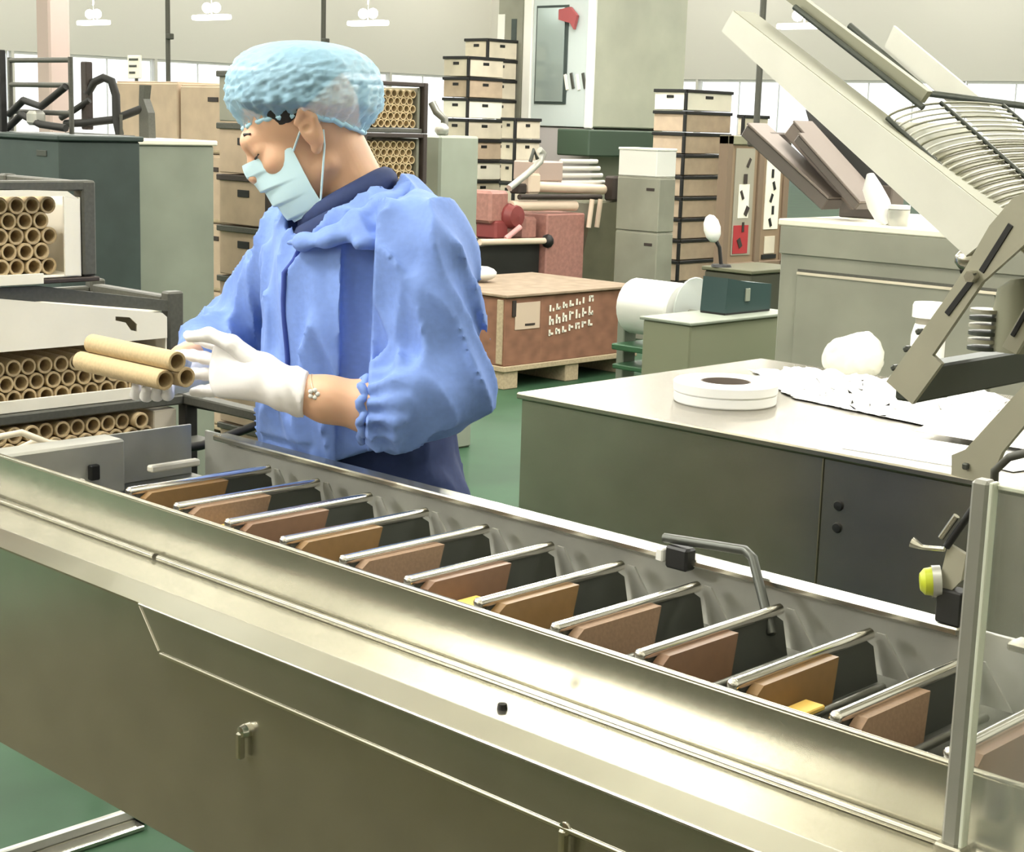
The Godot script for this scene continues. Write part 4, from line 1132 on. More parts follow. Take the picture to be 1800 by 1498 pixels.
# ---------------------------------------------------------------- the worker
func worker() -> void:
	var w := thing("person", "worker in blue smock, blue hair net, face mask and white gloves, looking down at tubes", "person", V(-2.083, 0, -1.826))
	w.rotation.y = 0.7711
	var skin := mat(Color(0.84, 0.67, 0.55), 0.5, 0.0, null, 1.0, {"subsurf_scatter_enabled": true, "subsurf_scatter_strength": 0.12})
	var blue := mat(Color(0.46, 0.58, 0.85), 0.75, 0.0, noise_tex(51, 0.05, 0.93, 1.0), 6.0, {"rim_enabled": true, "rim": 0.2})
	var navy := mat(Color(0.13, 0.20, 0.38), 0.8, 0.0, noise_tex(52, 0.05, 0.9, 1.0), 6.0)
	var glove := mat(Color(0.95, 0.94, 0.94), 0.5)
	var hair := mat(Color(0.10, 0.09, 0.09), 0.55)
	var F := V(-0.82, 0, 0.57)
	var L := V(0.57, 0, 0.82)
	var TB := Basis(F, Vector3.UP, F.cross(Vector3.UP))
	# head frame
	var H0 := V(-0.122, 1.435, 0.0)
	var hF := V(-0.876, -0.47, 0.10).normalized()
	var hS := hF.cross(V(-0.47, 0.883, 0)).normalized()
	if hS.z < 0: hS = -hS
	var hU := hS.cross(hF).normalized()
	if hU.y < 0: hU = -hU
	var hp := func(f: float, u: float, s: float) -> Vector3: return H0 + hF * f + hU * u + hS * s
	var HB := Basis(hF, hU, hS)
	if HB.determinant() < 0: HB = Basis(hF, hU, -hS)
	# ---- skin body
	var sk := [PackedVector3Array(), PackedVector3Array(), PackedInt32Array()]
	var nb := V(-0.040, 1.305, -0.005)
	var lsh := V(0.085, 1.25, 0.135)
	var lel := V(0.130, 1.035, 0.185)
	var lwr := V(-0.105, 1.037, 0.222)
	var rsh := V(-0.140, 1.235, -0.14)
	var rel := V(-0.285, 1.055, -0.30)
	var rwr := V(-0.345, 1.040, -0.055)
	var hip := V(0.02, 0.86, -0.05)
	var body := [["c", nb, V(-0.03, 1.22, -0.01), 0.055, 0.07], ["c", lsh, rsh, 0.045, 0.045], ["e", V(-0.035, 1.14, -0.02), V(0.095, 0.16, 0.14), TB], ["e", hip, V(0.09, 0.16, 0.13), TB],
		["c", lsh, lel, 0.045, 0.038], ["c", rsh, rel, 0.045, 0.038], ["c", rel, rwr, 0.036, 0.028]]
	var legs := []
	for s in [-1.0, 1.0]:
		var h: Vector3 = hip + L * (0.085 * s) + V(0, -0.06, 0)
		var kn: Vector3 = V(0.02, 0.47, -0.04) + L * (0.09 * s) + F * 0.02
		var an: Vector3 = V(0.03, 0.08, -0.05) + L * (0.09 * s)
		body.append(["c", h, kn, 0.07, 0.048]); body.append(["c", kn, an, 0.046, 0.032])
		body.append(["c", an, an + F * 0.13 + V(0, -0.045, 0), 0.032, 0.022])
		legs.append([h, kn, an])
	sdf_mesh(sk, body, 0.013, 0.03)
	# left forearm on a finer grid
	sdf_mesh(sk, [["c", V(0.10, 1.028, 0.19), V(0.02, 1.015, 0.218), 0.045, 0.043], ["c", V(0.02, 1.015, 0.218), V(-0.06, 1.027, 0.222), 0.043, 0.035], ["c", V(-0.06, 1.027, 0.222), V(-0.135, 1.045, 0.220), 0.034, 0.026]], 0.005, 0.02)
	# head
	var head := [["e", hp.call(-0.008, 0.036, 0), V(0.098, 0.094, 0.076), HB], ["e", hp.call(0.028, -0.035, 0), V(0.064, 0.078, 0.060), HB],
		["c", hp.call(0.066, -0.098, 0.010), hp.call(0.066, -0.098, -0.010), 0.020, 0.020], ["c", hp.call(0.060, -0.092, 0.012), hp.call(-0.012, -0.058, 0.052), 0.016, 0.014], ["c", hp.call(0.060, -0.092, -0.012), hp.call(-0.012, -0.058, -0.052), 0.016, 0.014],
		["c", hp.call(0.090, 0.024, 0), hp.call(0.108, -0.020, 0), 0.009, 0.012], ["c", hp.call(0.103, -0.024, 0.008), hp.call(0.103, -0.024, -0.008), 0.009, 0.009],
		["c", hp.call(0.082, 0.032, 0.034), hp.call(0.088, 0.034, 0.004), 0.012, 0.013], ["c", hp.call(0.082, 0.032, -0.034), hp.call(0.088, 0.034, -0.004), 0.012, 0.013],
		["e", hp.call(0.060, -0.016, 0.036), V(0.026, 0.024, 0.022), HB], ["e", hp.call(0.060, -0.016, -0.036), V(0.026, 0.024, 0.022), HB],
		["e", hp.call(0.080, 0.012, 0.032), V(0.011, 0.010, 0.015), HB], ["e", hp.call(0.080, 0.012, -0.032), V(0.011, 0.010, 0.015), HB],
		["c", hp.call(0.088, -0.060, 0.014), hp.call(0.088, -0.060, -0.014), 0.009, 0.009],
		["c", hp.call(-0.030, -0.02, 0), nb + V(0.01, 0.02, 0), 0.056, 0.056], ["c", nb, nb + V(0.01, -0.05, 0), 0.058, 0.07]]
	sdf_mesh(sk, head, 0.004, 0.016)
	for s in [-1.0, 1.0]:
		var ear := [["e", hp.call(-0.012, 0.004, 0.079 * s), V(0.018, 0.031, 0.010), HB], ["c", hp.call(-0.024, 0.020, 0.087 * s), hp.call(-0.012, 0.034, 0.087 * s), 0.006, 0.006], ["c", hp.call(-0.012, 0.034, 0.087 * s), hp.call(0.004, 0.022, 0.080 * s), 0.006, 0.005], ["c", hp.call(-0.025, 0.016, 0.088 * s), hp.call(-0.016, -0.022, 0.080 * s), 0.006, 0.005], ["e", hp.call(-0.006, -0.028, 0.076 * s), V(0.009, 0.010, 0.006), HB]]
		var cc: Vector3 = hp.call(-0.006, 0.006, 0.094 * s)
		sdf_mesh(sk, ear, 0.003, 0.006, func(p: Vector3, d: float) -> float: return maxf(d, 0.010 - p.distance_to(cc)))
	hang("body", net(sk), skin, w)
	# brows, lashes
	for s in [-1.0, 1.0]:
		var eb := MB.new()
		eb.tube([hp.call(0.091, 0.042, 0.014 * s), hp.call(0.090, 0.046, 0.030 * s), hp.call(0.080, 0.042, 0.047 * s)], [0.0022, 0.0028, 0.0014], 6)
		hang("eyebrow", eb.mesh(), hair, w)
		var el := MB.new()
		el.tube([hp.call(0.088, 0.007, 0.018 * s), hp.call(0.092, 0.003, 0.032 * s), hp.call(0.083, 0.007, 0.047 * s)], [0.0014, 0.0022, 0.0016], 6)
		hang("eyelash", el.mesh(), hair, w)
	# hair below and inside the net
	var hr := [PackedVector3Array(), PackedVector3Array(), PackedInt32Array()]
	sdf_mesh(hr, [["e", hp.call(-0.016, 0.044, 0), V(0.104, 0.098, 0.082), HB], ["e", V(-0.045, 1.49, 0.0), V(0.06, 0.045, 0.06), Basis.IDENTITY]], 0.006, 0.02, func(p: Vector3, d: float) -> float:
		var q := p - H0
		var f := q.dot(hF)
		var u := q.dot(hU)
		var cut := maxf((f - 0.032) - maxf(0.0, u - 0.04) * 0.9, 0.026 - u + absf(f - 0.015) * 0.35)
		return maxf(d, cut))
	hang("hair", net(hr), hair, w)
	# bouffant net
	var nz := FastNoiseLite.new()
	nz.seed = 77
	nz.frequency = 4.6
	nz.fractal_type = FastNoiseLite.FRACTAL_RIDGED
	nz.fractal_octaves = 2
	var cap_f := func(u: float, v: float) -> Vector3:
		var ph := u * TAU
		var th := v * PI * 0.70
		var c := V(-0.126, 1.505, 0.0)
		var dir := V(sin(th) * cos(ph), cos(th), sin(th) * sin(ph))
		var sq := 1.0 + 0.06 * pow(absf(sin(2.0 * th)), 2.0)
		var p := V(dir.x * 0.130, dir.y * 0.086, dir.z * 0.112) * sq
		# back of the net sags, hem is drawn in over the brow
		var hem := smoothstep(0.78, 1.0, v)
		p.x *= 1.0 - 0.12 * hem
		p.z *= 1.0 - 0.22 * hem
		var amp := smoothstep(0.10, 0.55, v) * 0.0065
		p += dir * (nz.get_noise_3d(dir.x * 1.2 + dir.y * 0.5, dir.y * 1.0 - dir.x * 0.3, dir.z * 1.2) * 0.5 + 0.0) * amp * 1.4
		p += dir * (sin(ph * 34.0 + 2.0 * sin(ph * 5.0)) * 0.0035 * smoothstep(0.55, 0.95, v))
		# hem runs lower at the brow and nape, higher over the ear
		var y := p.y - 0.012 * hem * cos(ph * 2.0) + 0.006 * hem
		return c + V(p.x, y, p.z)
	var net_m := mat(Color(0.66, 0.84, 0.94, 0.55), 0.45, 0.0, null, 1.0, {"transparency": BaseMaterial3D.TRANSPARENCY_ALPHA, "rim_enabled": true, "rim": 0.5})
	var hn := hang("hair_net", sheet(150, 60, cap_f), net_m, w, "pale blue crinkled hair net")
	var hem_pts := []
	for i in 61: hem_pts.append(cap_f.call(i / 60.0, 1.0))
	var hem_mb := MB.new()
	hem_mb.tube(hem_pts, 0.0045, 8, false)
	hang("elastic_hem", hem_mb.mesh(), mat(Color(0.70, 0.86, 0.93), 0.5), hn)
	# face mask with pleats and ear loops
	var mask_m := mat(Color(0.78, 0.90, 0.94), 0.6, 0.0, null, 1.0, {"rim_enabled": true, "rim": 0.3})
	var mask_f := func(u: float, v: float) -> Vector3:
		var ph := (u - 0.5) * deg_to_rad(158.0)
		var up := lerpf(0.004, -0.118, v) - 0.012 * (1.0 - cos(ph)) * (1.0 - v) * 1.2
		var rf := 0.093 + 0.017 * exp(-pow(ph * 3.2, 2.0)) * exp(-pow((v - 0.12) * 3.5, 2.0))
		rf -= 0.018 * pow(maxf(0.0, v - 0.45) / 0.55, 2.0)
		var saw := fposmod(v * 4.0 + 0.2, 1.0)
		rf += 0.0065 * (saw - 0.5) * cos(ph) * smoothstep(0.12, 0.3, v)
		return hp.call(0.012 + rf * cos(ph), up, (0.064 + 0.004 * sin(v * PI)) * sin(ph))
	var mk := hang("face_mask", sheet(40, 48, mask_f, true), mask_m, w, "pale blue pleated face mask")
	for s in [0.0, 1.0]:
		var sg := 1.0 if s == 1.0 else -1.0
		for a in [[0.06, 0.030, 0.006], [0.90, -0.030, -0.006]]:
			var lp := MB.new()
			var p0: Vector3 = mask_f.call(s, a[0])
			var side := 1.0 if (p0 - H0).dot(hS) > 0 else -1.0
			lp.tube([p0, p0.lerp(hp.call(-0.02, a[1], 0.074 * side), 0.5) + hS * (0.004 * side), hp.call(-0.02, a[1], 0.075 * side), hp.call(-0.030, a[2], 0.073 * side)], 0.0018, 6)
			hang("ear_loop", lp.mesh(), mask_m, mk)
	# navy collar of the shirt beneath
	var ring := []
	for i in 33:
		var an := TAU * i / 32.0
		ring.append(V(-0.052, 1.330, 0.0) + V(0.062, 0.036, 0) * cos(an) + V(0, 0, 0.066) * sin(an))
	var col := MB.new()
	col.tube(ring, 0.023, 12, false)
	var ring2 := []
	for p in ring: ring2.append(p * V(1, 1, 1.10) + V(0.000, -0.030, 0))
	col.tube(ring2, 0.030, 12, false)
	hang("shirt_collar", col.mesh(), navy, w)
	# ---- smock
	var fold := FastNoiseLite.new()
	fold.seed = 12
	fold.frequency = 11.0
	fold.fractal_type = FastNoiseLite.FRACTAL_RIDGED
	fold.fractal_octaves = 1
	var fold2 := FastNoiseLite.new()
	fold2.seed = 15
	fold2.frequency = 22.0
	var crease := func(p: Vector3) -> float:
		var a := fold.get_noise_3d(p.x * 1.0 + p.y * 0.35, p.y * 0.22, p.z * 1.0 - p.y * 0.15)
		return 0.004 - 0.021 * pow(clampf(a * 0.5 + 0.5, 0.0, 1.0), 2.0) - 0.0022 * fold2.get_noise_3d(p.x + p.y * 0.5, p.y * 0.5, p.z)
	var sm := [PackedVector3Array(), PackedVector3Array(), PackedInt32Array()]
	var torso := [["e", V(-0.045, 1.165, -0.015), V(0.128, 0.20, 0.185), TB], ["e", V(-0.05, 0.97, -0.035), V(0.145, 0.20, 0.165), TB], ["e", V(-0.005, 0.85, -0.045), V(0.14, 0.18, 0.165), TB], ["c", V(0.07, 1.265, 0.12), V(-0.135, 1.245, -0.135), 0.075, 0.07], ["c", V(0.045, 1.315, 0.02), V(0.06, 1.18, 0.03), 0.05, 0.10],
		["c", V(0.088, 1.255, 0.135), V(0.128, 1.05, 0.180), 0.074, 0.062], ["c", V(0.128, 1.045, 0.180), V(0.045, 1.018, 0.210), 0.062, 0.056], ["c", V(0.045, 1.018, 0.210), V(0.002, 1.012, 0.219), 0.058, 0.044],
		["c", rsh, rel, 0.070, 0.060], ["c", rel, V(-0.325, 1.045, -0.13), 0.058, 0.046]]
	var cuff := V(0.004, 1.012, 0.219)
	var cd := V(-0.98, 0.03, 0.05).normalized()
	sdf_mesh(sm, torso, 0.006, 0.036, func(p: Vector3, d: float) -> float:
		var q: float = d + crease.call(p)
		# gathers close to the elastic cuff
		var s := (cuff - p).dot(cd)
		if p.z > 0.12 and s < 0.09 and s > -0.05:
			var rr := p - cuff
			q += 0.006 * sin(atan2(rr.y, rr.z - 0.0) * 13.0) * smoothstep(0.09, 0.0, s)
			q = maxf(q, (p - cuff).dot(cd))
		# hem
		q = maxf(q, (0.905 + 0.34 * (p.x + 0.05)) - p.y)
		# pressed flat where she stands against the rail
		if p.y < 0.93: q = maxf(q, 0.7172 * p.z - 0.69686 * p.x - 0.146)
		# opening for the neck
		var nk := (p - V(-0.055, 1.325, 0.0))
		q = maxf(q, 0.093 - Vector2(nk.x * 0.95, nk.z).length() - maxf(0.0, -nk.y - 0.05) * 3.0)
		return q, 0.02)
	hang("smock", net(sm), blue, w, "light blue smock")
	# cuff frill, hood folded down round the neck
	var fr := []
	for i in 49:
		var an := TAU * i / 48.0
		var rr := 0.047 + 0.005 * sin(an * 12.0)
		fr.append(cuff + V(-0.004 + 0.004 * sin(an * 9.0), cos(an) * rr, sin(an) * rr))
	var frm := MB.new()
	frm.tube(fr, 0.0075, 8, false)
	hang("cuff", frm.mesh(), blue, w)
	var hood := [PackedVector3Array(), PackedVector3Array(), PackedInt32Array()]
	var hps := [V(-0.140, 1.262, 0.080), V(-0.112, 1.268, 0.108), V(-0.072, 1.282, 0.124), V(-0.026, 1.304, 0.122), V(0.018, 1.330, 0.098), V(0.050, 1.346, 0.050), V(0.058, 1.346, -0.015), V(0.030, 1.334, -0.070), V(-0.035, 1.306, -0.100), V(-0.105, 1.276, -0.085), V(-0.145, 1.258, -0.030)]
	var hb := []
	var ox := V(-0.052, 1.32, 0)
	for i in hps.size() - 1:
		var e0 := clampf(i / 4.0, 0.3, 1.0)
		var e1 := clampf((i + 1) / 4.0, 0.3, 1.0)
		hb.append(["c", hps[i], hps[i + 1], 0.014 * e0, 0.014 * e1])
		if i < 1: continue
		var o1: Vector3 = hps[i] + (hps[i] - ox) * V(0.20, 0, 0.20) * e0 + V(0, -0.026, 0) * e0
		var o2: Vector3 = hps[i + 1] + (hps[i + 1] - ox) * V(0.20, 0, 0.20) * e1 + V(0, -0.026, 0) * e1
		hb.append(["c", o1, o2, 0.012 * e0, 0.012 * e1])
		o1 += (hps[i] - ox) * V(0.22, 0, 0.22) * e0 + V(0, -0.022, 0) * e0
		o2 += (hps[i + 1] - ox) * V(0.22, 0, 0.22) * e1 + V(0, -0.022, 0) * e1
		if i > 2 and i < 8: hb.append(["c", o1, o2, 0.010 * e0, 0.010 * e1])
	sdf_mesh(hood, hb, 0.0045, 0.022, func(p: Vector3, d: float) -> float: return d + crease.call(p) * 0.3, 0.008)
	hang("hood", net(hood), blue, w, "smock hood folded down round the neck")
	# front placket laid on the chest
	var pk := []
	for i in 15:
		var y := 1.275 - 0.021 * i
		var o := V(-0.06, y, -0.01) + L * (0.035 - 0.0015 * i)
		var t := 0.30
		for s in 60:
			var d: float = field(torso, o + F * t, 0.045) + crease.call(o + F * t)
			if d < 0.0005: break
			t -= maxf(d * 0.7, 0.0008)
		pk.append(o + F * (t + 0.001))
	var pm := MB.new()
	pm.tube(pk, 0.0045, 8)
	hang("placket", pm.mesh(), mat(Color(0.20, 0.28, 0.58), 0.8), w, "dark blue front seam")
	# trousers and shoes
	var tr := [PackedVector3Array(), PackedVector3Array(), PackedInt32Array()]
	var tb := [["e", V(0.0, 0.92, -0.045), V(0.125, 0.16, 0.155), TB], ["e", hip + V(0, -0.06, 0), V(0.125, 0.16, 0.16), TB]]
	for l in legs:
		tb.append(["c", l[0], l[1], 0.092, 0.072])
		tb.append(["c", l[1], l[2] + V(0, -0.01, 0), 0.072, 0.066])
	sdf_mesh(tr, tb, 0.014, 0.03, func(p: Vector3, d: float) -> float: return maxf(maxf(d + crease.call(p) * 0.6, 0.075 - p.y), 0.7172 * p.z - 0.69686 * p.x - 0.142), 0.008)
	hang("trousers", net(tr), navy, w, "dark navy trousers")
	for l in legs:
		var sh := [PackedVector3Array(), PackedVector3Array(), PackedInt32Array()]
		var an: Vector3 = l[2]
		sdf_mesh(sh, [["c", an + V(0, -0.045, 0) - F * 0.03, an + F * 0.15 + V(0, -0.045, 0), 0.042, 0.040], ["c", an, an + V(0, -0.04, 0), 0.05, 0.045]], 0.008, 0.02, func(p: Vector3, d: float) -> float: return maxf(d, 0.002 - p.y))
		hang("shoe", net(sh), M.rubber, w)
	# ---- gloves
	var ta := V(-0.7172, 0, -0.69686)                  # the way the held tubes run
	var tp := V(0.69686, 0, -0.7172)
	var lg := [PackedVector3Array(), PackedVector3Array(), PackedInt32Array()]
	var hand := [["c", V(-0.085, 1.033, 0.222), V(-0.125, 1.042, 0.221), 0.041, 0.034], ["c", V(-0.125, 1.042, 0.221), V(-0.165, 1.058, 0.212), 0.033, 0.032],
		["c", V(-0.165, 1.070, 0.205), V(-0.228, 1.094, 0.192), 0.025, 0.018], ["c", V(-0.165, 1.062, 0.210), V(-0.232, 1.072, 0.193), 0.026, 0.018], ["c", V(-0.165, 1.052, 0.212), V(-0.234, 1.052, 0.195), 0.025, 0.017], ["c", V(-0.162, 1.044, 0.214), V(-0.230, 1.034, 0.199), 0.023, 0.015]]
	sdf_mesh(lg, hand, 0.0045, 0.016, func(p: Vector3, d: float) -> float:
		var q := d - 0.0025 * sin((p.x + 0.3 * p.y) * 240.0) * smoothstep(-0.15, -0.09, p.x)
		return maxf(q, p.x + 0.092 - 0.10 * (p.y - 1.035)), 0.006)
	var fk := [V(-0.226, 1.097, 0.184), V(-0.228, 1.074, 0.183), V(-0.228, 1.052, 0.183), V(-0.225, 1.031, 0.189)]
	var fl := [0.92, 1.0, 0.94, 0.78]
	for i in 4:
		var k0: Vector3 = fk[i]
		var l: float = fl[i]
		var dn := V(0, -0.10 * (i - 1), 0)
		var k1 := k0 + (V(-0.76, 0.08, -0.52) + dn).normalized() * (0.046 * l)
		var k2 := k1 + (ta + V(-0.05, 0.0, 0.0) + dn).normalized() * (0.030 * l)
		var k3 := k2 + (ta * 0.9 - tp * 0.15 + dn).normalized() * (0.022 * l)
		sdf_mesh(lg, [["c", k0 + V(0.02, 0, 0.006), k0, 0.0125, 0.0118], ["c", k0, k1, 0.0115, 0.0100], ["c", k1, k2, 0.0100, 0.0094], ["c", k2, k3, 0.0094, 0.0084]], 0.003, 0.006)
	# thumb leaves the side of the palm and lies over the top tube
	sdf_mesh(lg, [["c", V(-0.172, 1.078, 0.214), V(-0.212, 1.110, 0.212), 0.019, 0.0135], ["c", V(-0.212, 1.110, 0.212), V(-0.250, 1.122, 0.204), 0.0130, 0.0112], ["c", V(-0.250, 1.122, 0.204), V(-0.282, 1.116, 0.192), 0.0112, 0.0092]], 0.003, 0.008)
	hang("glove", net(lg), glove, w, "white glove gripping three tubes")
	var rg := [PackedVector3Array(), PackedVector3Array(), PackedInt32Array()]
	var rb0 := V(-0.345, 1.040, -0.055)
	sdf_mesh(rg, [["c", V(-0.330, 1.045, -0.125), rb0, 0.040, 0.033], ["c", rb0, V(-0.365, 1.040, 0.00), 0.032, 0.030], ["c", V(-0.345, 1.040, -0.005), V(-0.350, 1.040, 0.045), 0.024, 0.017], ["c", V(-0.365, 1.036, -0.005), V(-0.372, 1.034, 0.048), 0.024, 0.017], ["c", V(-0.385, 1.034, -0.008), V(-0.395, 1.032, 0.042), 0.023, 0.016]], 0.005, 0.016, func(p: Vector3, d: float) -> float: return maxf(d, -0.118 - p.z))
	for i in 4:
		var k0 := V(-0.346 - 0.018 * i, 1.038 - 0.002 * i, 0.045 - 0.002 * i)
		var k1 := k0 + V(0.004, -0.014, 0.034) * (1.0 if i < 3 else 0.8)
		var k2 := k1 + V(0.004, 0.004, 0.026) * (1.0 if i < 3 else 0.8)
		var k3 := k2 + V(0.004, 0.014, 0.014)
		sdf_mesh(rg, [["c", k0, k1, 0.0108, 0.0100], ["c", k1, k2, 0.0098, 0.0092], ["c", k2, k3, 0.0092, 0.0082]], 0.003, 0.006)
	sdf_mesh(rg, [["c", V(-0.345, 1.052, -0.03), V(-0.330, 1.068, 0.005), 0.017, 0.0125], ["c", V(-0.330, 1.068, 0.005), V(-0.326, 1.080, 0.035), 0.0120, 0.0105], ["c", V(-0.326, 1.080, 0.035), V(-0.330, 1.088, 0.058), 0.0105, 0.0088]], 0.003, 0.008)
	hang("glove", net(rg), glove, w, "white glove under the tubes").position.y = -0.022
	# bracelet: thin chain with a little flower
	var bc := V(-0.072, 1.029, 0.222)
	var bp := []
	for i in 25:
		var an := TAU * i / 24.0
		bp.append(bc + V(-0.012 * cos(an), 0.0365 * cos(an), 0.0365 * sin(an)))
	var gold := mat(Color(0.92, 0.78, 0.62), 0.3, 0.6)
	var bm := MB.new()
	bm.tube(bp, 0.0013, 6, false)
	var br := hang("bracelet", bm.mesh(), gold, w, "thin bracelet with a small flower charm")
	var fm := MB.new()
	for i in 5: fm.ball(bc + V(-0.004 + 0.006 * cos(TAU * i / 5.0), 0.012 + 0.006 * sin(TAU * i / 5.0), 0.036), V(0.004, 0.004, 0.003), 8)
	hang("charm", fm.mesh(), M.white, br)
	# the three tubes in hand; world places from the worker's own frame
	var tf := Transform3D(Basis(Vector3.UP, 0.7711), w.position)
	for a in [[V(-0.2995, 1.0775, 0.207), "upper of the three cardboard tubes held in the white glove"], [V(-0.318, 1.0480, 0.212), "lower left of the three cardboard tubes held in the white glove"], [V(-0.287, 1.0510, 0.1955), "lower right of the three cardboard tubes held in the white glove"]]:
		var tt := card_tube(tf * (a[0] as Vector3), a[1], "tubes held in the gloves")
		tt.name = numbered("held_tube")

# ---------------------------------------------------------------- things on the steel table
func table_things() -> void:
	var r := thing("tape_roll", "thick white ring of tape lying flat on the steel table", "tape roll", V(-2.2, 0.85, -2.995))
	part("lower_ring", MB.new().lathe(V(-2.2, 0.8505, -2.995), [Vector2(0.058, 0.002), Vector2(0.060, 0), Vector2(0.116, 0), Vector2(0.118, 0.003), Vector2(0.118, 0.021), Vector2(0.116, 0.023), Vector2(0.060, 0.023), Vector2(0.058, 0.021), Vector2(0.058, 0.002)], 40), M.paper, r)
	part("upper_ring", MB.new().lathe(V(-2.2, 0.8740, -2.995), [Vector2(0.058, 0.002), Vector2(0.060, 0), Vector2(0.118, 0), Vector2(0.120, 0.003), Vector2(0.120, 0.022), Vector2(0.117, 0.025), Vector2(0.060, 0.025), Vector2(0.058, 0.022), Vector2(0.058, 0.002)], 40), M.paper, r)
	part("core", MB.new().lathe(V(-2.2, 0.8506, -2.995), [Vector2(0.0575, 0.047), Vector2(0.0575, 0.001), Vector2(0.054, 0.001), Vector2(0.054, 0.047), Vector2(0.0575, 0.047)], 40), mat(Color(0.42, 0.38, 0.35), 0.8), r, "grey cardboard core")
	var nz := FastNoiseLite.new()
	nz.seed = 91
	nz.frequency = 7.0
	var cl := func(u: float, v: float) -> Vector3:
		var a := V(-2.45, 0, -3.44)
		var b := V(-2.13, 0, -3.16)
		var c := V(-1.66, 0, -3.08)
		var d := V(-1.72, 0, -3.56)
		var p: Vector3 = a.lerp(b, v).lerp(d.lerp(c, v), u)
		p.x += 0.03 * nz.get_noise_2d(u * 3.0, v * 3.0 + 9.0)
		var edge := minf(minf(u, 1.0 - u), minf(v, 1.0 - v))
		p.y = 0.853 + smoothstep(0.0, 0.16, edge) * (0.030 + 0.030 * nz.get_noise_2d(p.x * 1.2, p.z * 1.2) + 0.010 * nz.get_noise_2d(p.x * 4.0, p.z * 4.0)) + 0.004 * absf(nz.get_noise_2d(p.x * 3.0, p.z * 3.0))
		p.y = maxf(p.y, 0.8525)
		return p - V(-2.05, 0.85, -3.3)
	var cloth := thing("white_cloth", "rumpled white cloth spread over the back of the steel table", "cloth", V(-2.05, 0.85, -3.3))
	hang("fabric", sheet(60, 40, cl), M.paper, cloth)
	# loose sheets near the front edge
	for a in [[-1.60, -2.86, 0.10, 0.8507, "larger loose white sheet at the front edge of the steel table"], [-1.46, -2.93, -0.2, 0.8522, "smaller white sheet half under the slotted machine arm"]]:
		single("paper_sheet", MB.new().box(V(a[0], a[3], a[1]), V(0.26 if a[2] > 0 else 0.20, 0.001, 0.22), 0.0, Basis(V(0, 1, 0), a[2])), M.paper, a[4], "paper", V(a[0], a[3], a[1]), "loose sheets on the steel table")
	# grey plastic film bunched right of the cloth
	var gf := func(u: float, v: float) -> Vector3:
		var x := lerpf(-1.70, -1.34, u)
		var z := lerpf(-3.05, -2.98, v) - 0.20 * (1.0 - v) * (1.0 - 0.3 * u)
		return V(x, 0.862 + 0.022 * sin(v * PI) * (0.6 + 0.8 * absf(nz.get_noise_2d(x * 2.0, z * 6.0))) + 0.006 * sin(v * 26.0 + u * 7.0) * sin(v * PI), z) - V(-1.5, 0.852, -3.08)
	var film := thing("plastic_film", "greyish plastic film bunched beside the cloth under the machine arm", "plastic film", V(-1.5, 0.852, -3.08))
	hang("film", sheet(30, 30, gf), mat(Color(0.78, 0.77, 0.73), 0.35), film)
	# bottle and bag at the back of the table
	var b := thing("white_bottle", "white plastic bottle with a grey band standing behind the cloth", "bottle", V(-2.02, 0.85, -3.57))
	var bo := V(-2.02, 0.851, -3.575)
	part("body", MB.new().lathe(bo, [Vector2(0, 0), Vector2(0.038, 0), Vector2(0.042, 0.006), Vector2(0.042, 0.13), Vector2(0.036, 0.155), Vector2(0.034, 0.160), Vector2(0, 0.160)], 20), M.white, b)
	part("band", MB.new().lathe(bo, [Vector2(0.034, 0.160), Vector2(0.034, 0.176), Vector2(0, 0.176)], 20), mat(Color(0.55, 0.53, 0.47), 0.5), b)
	part("cap", MB.new().lathe(bo, [Vector2(0.0, 0.176), Vector2(0.043, 0.176), Vector2(0.043, 0.205), Vector2(0.040, 0.212), Vector2(0, 0.212)], 20), M.white, b)
	var bagm := [PackedVector3Array(), PackedVector3Array(), PackedInt32Array()]
	sdf_mesh(bagm, [["e", V(0, 0.048, 0), V(0.075, 0.046, 0.045), Basis.IDENTITY], ["e", V(0.02, 0.075, 0), V(0.055, 0.05, 0.04), Basis(V(0, 0, 1), 0.5)], ["e", V(-0.045, 0.06, 0.01), V(0.035, 0.045, 0.03), Basis(V(0, 0, 1), -0.5)]], 0.006, 0.03, func(p: Vector3, d: float) -> float: return d + 0.006 * nz.get_noise_3d(p.x * 4.0, p.y * 4.0, p.z * 4.0), 0.008)
	var bg := hang("clear_bag", net(bagm), mat(Color(0.93, 0.93, 0.88, 0.72), 0.25, 0.0, null, 1.0, {"transparency": BaseMaterial3D.TRANSPARENCY_ALPHA}), self)
	bg.position = V(-2.20, 0.851, -3.535)
	bg.set_meta("label", "translucent crumpled plastic bag standing beside the white bottle")
	bg.set_meta("category", "bag")

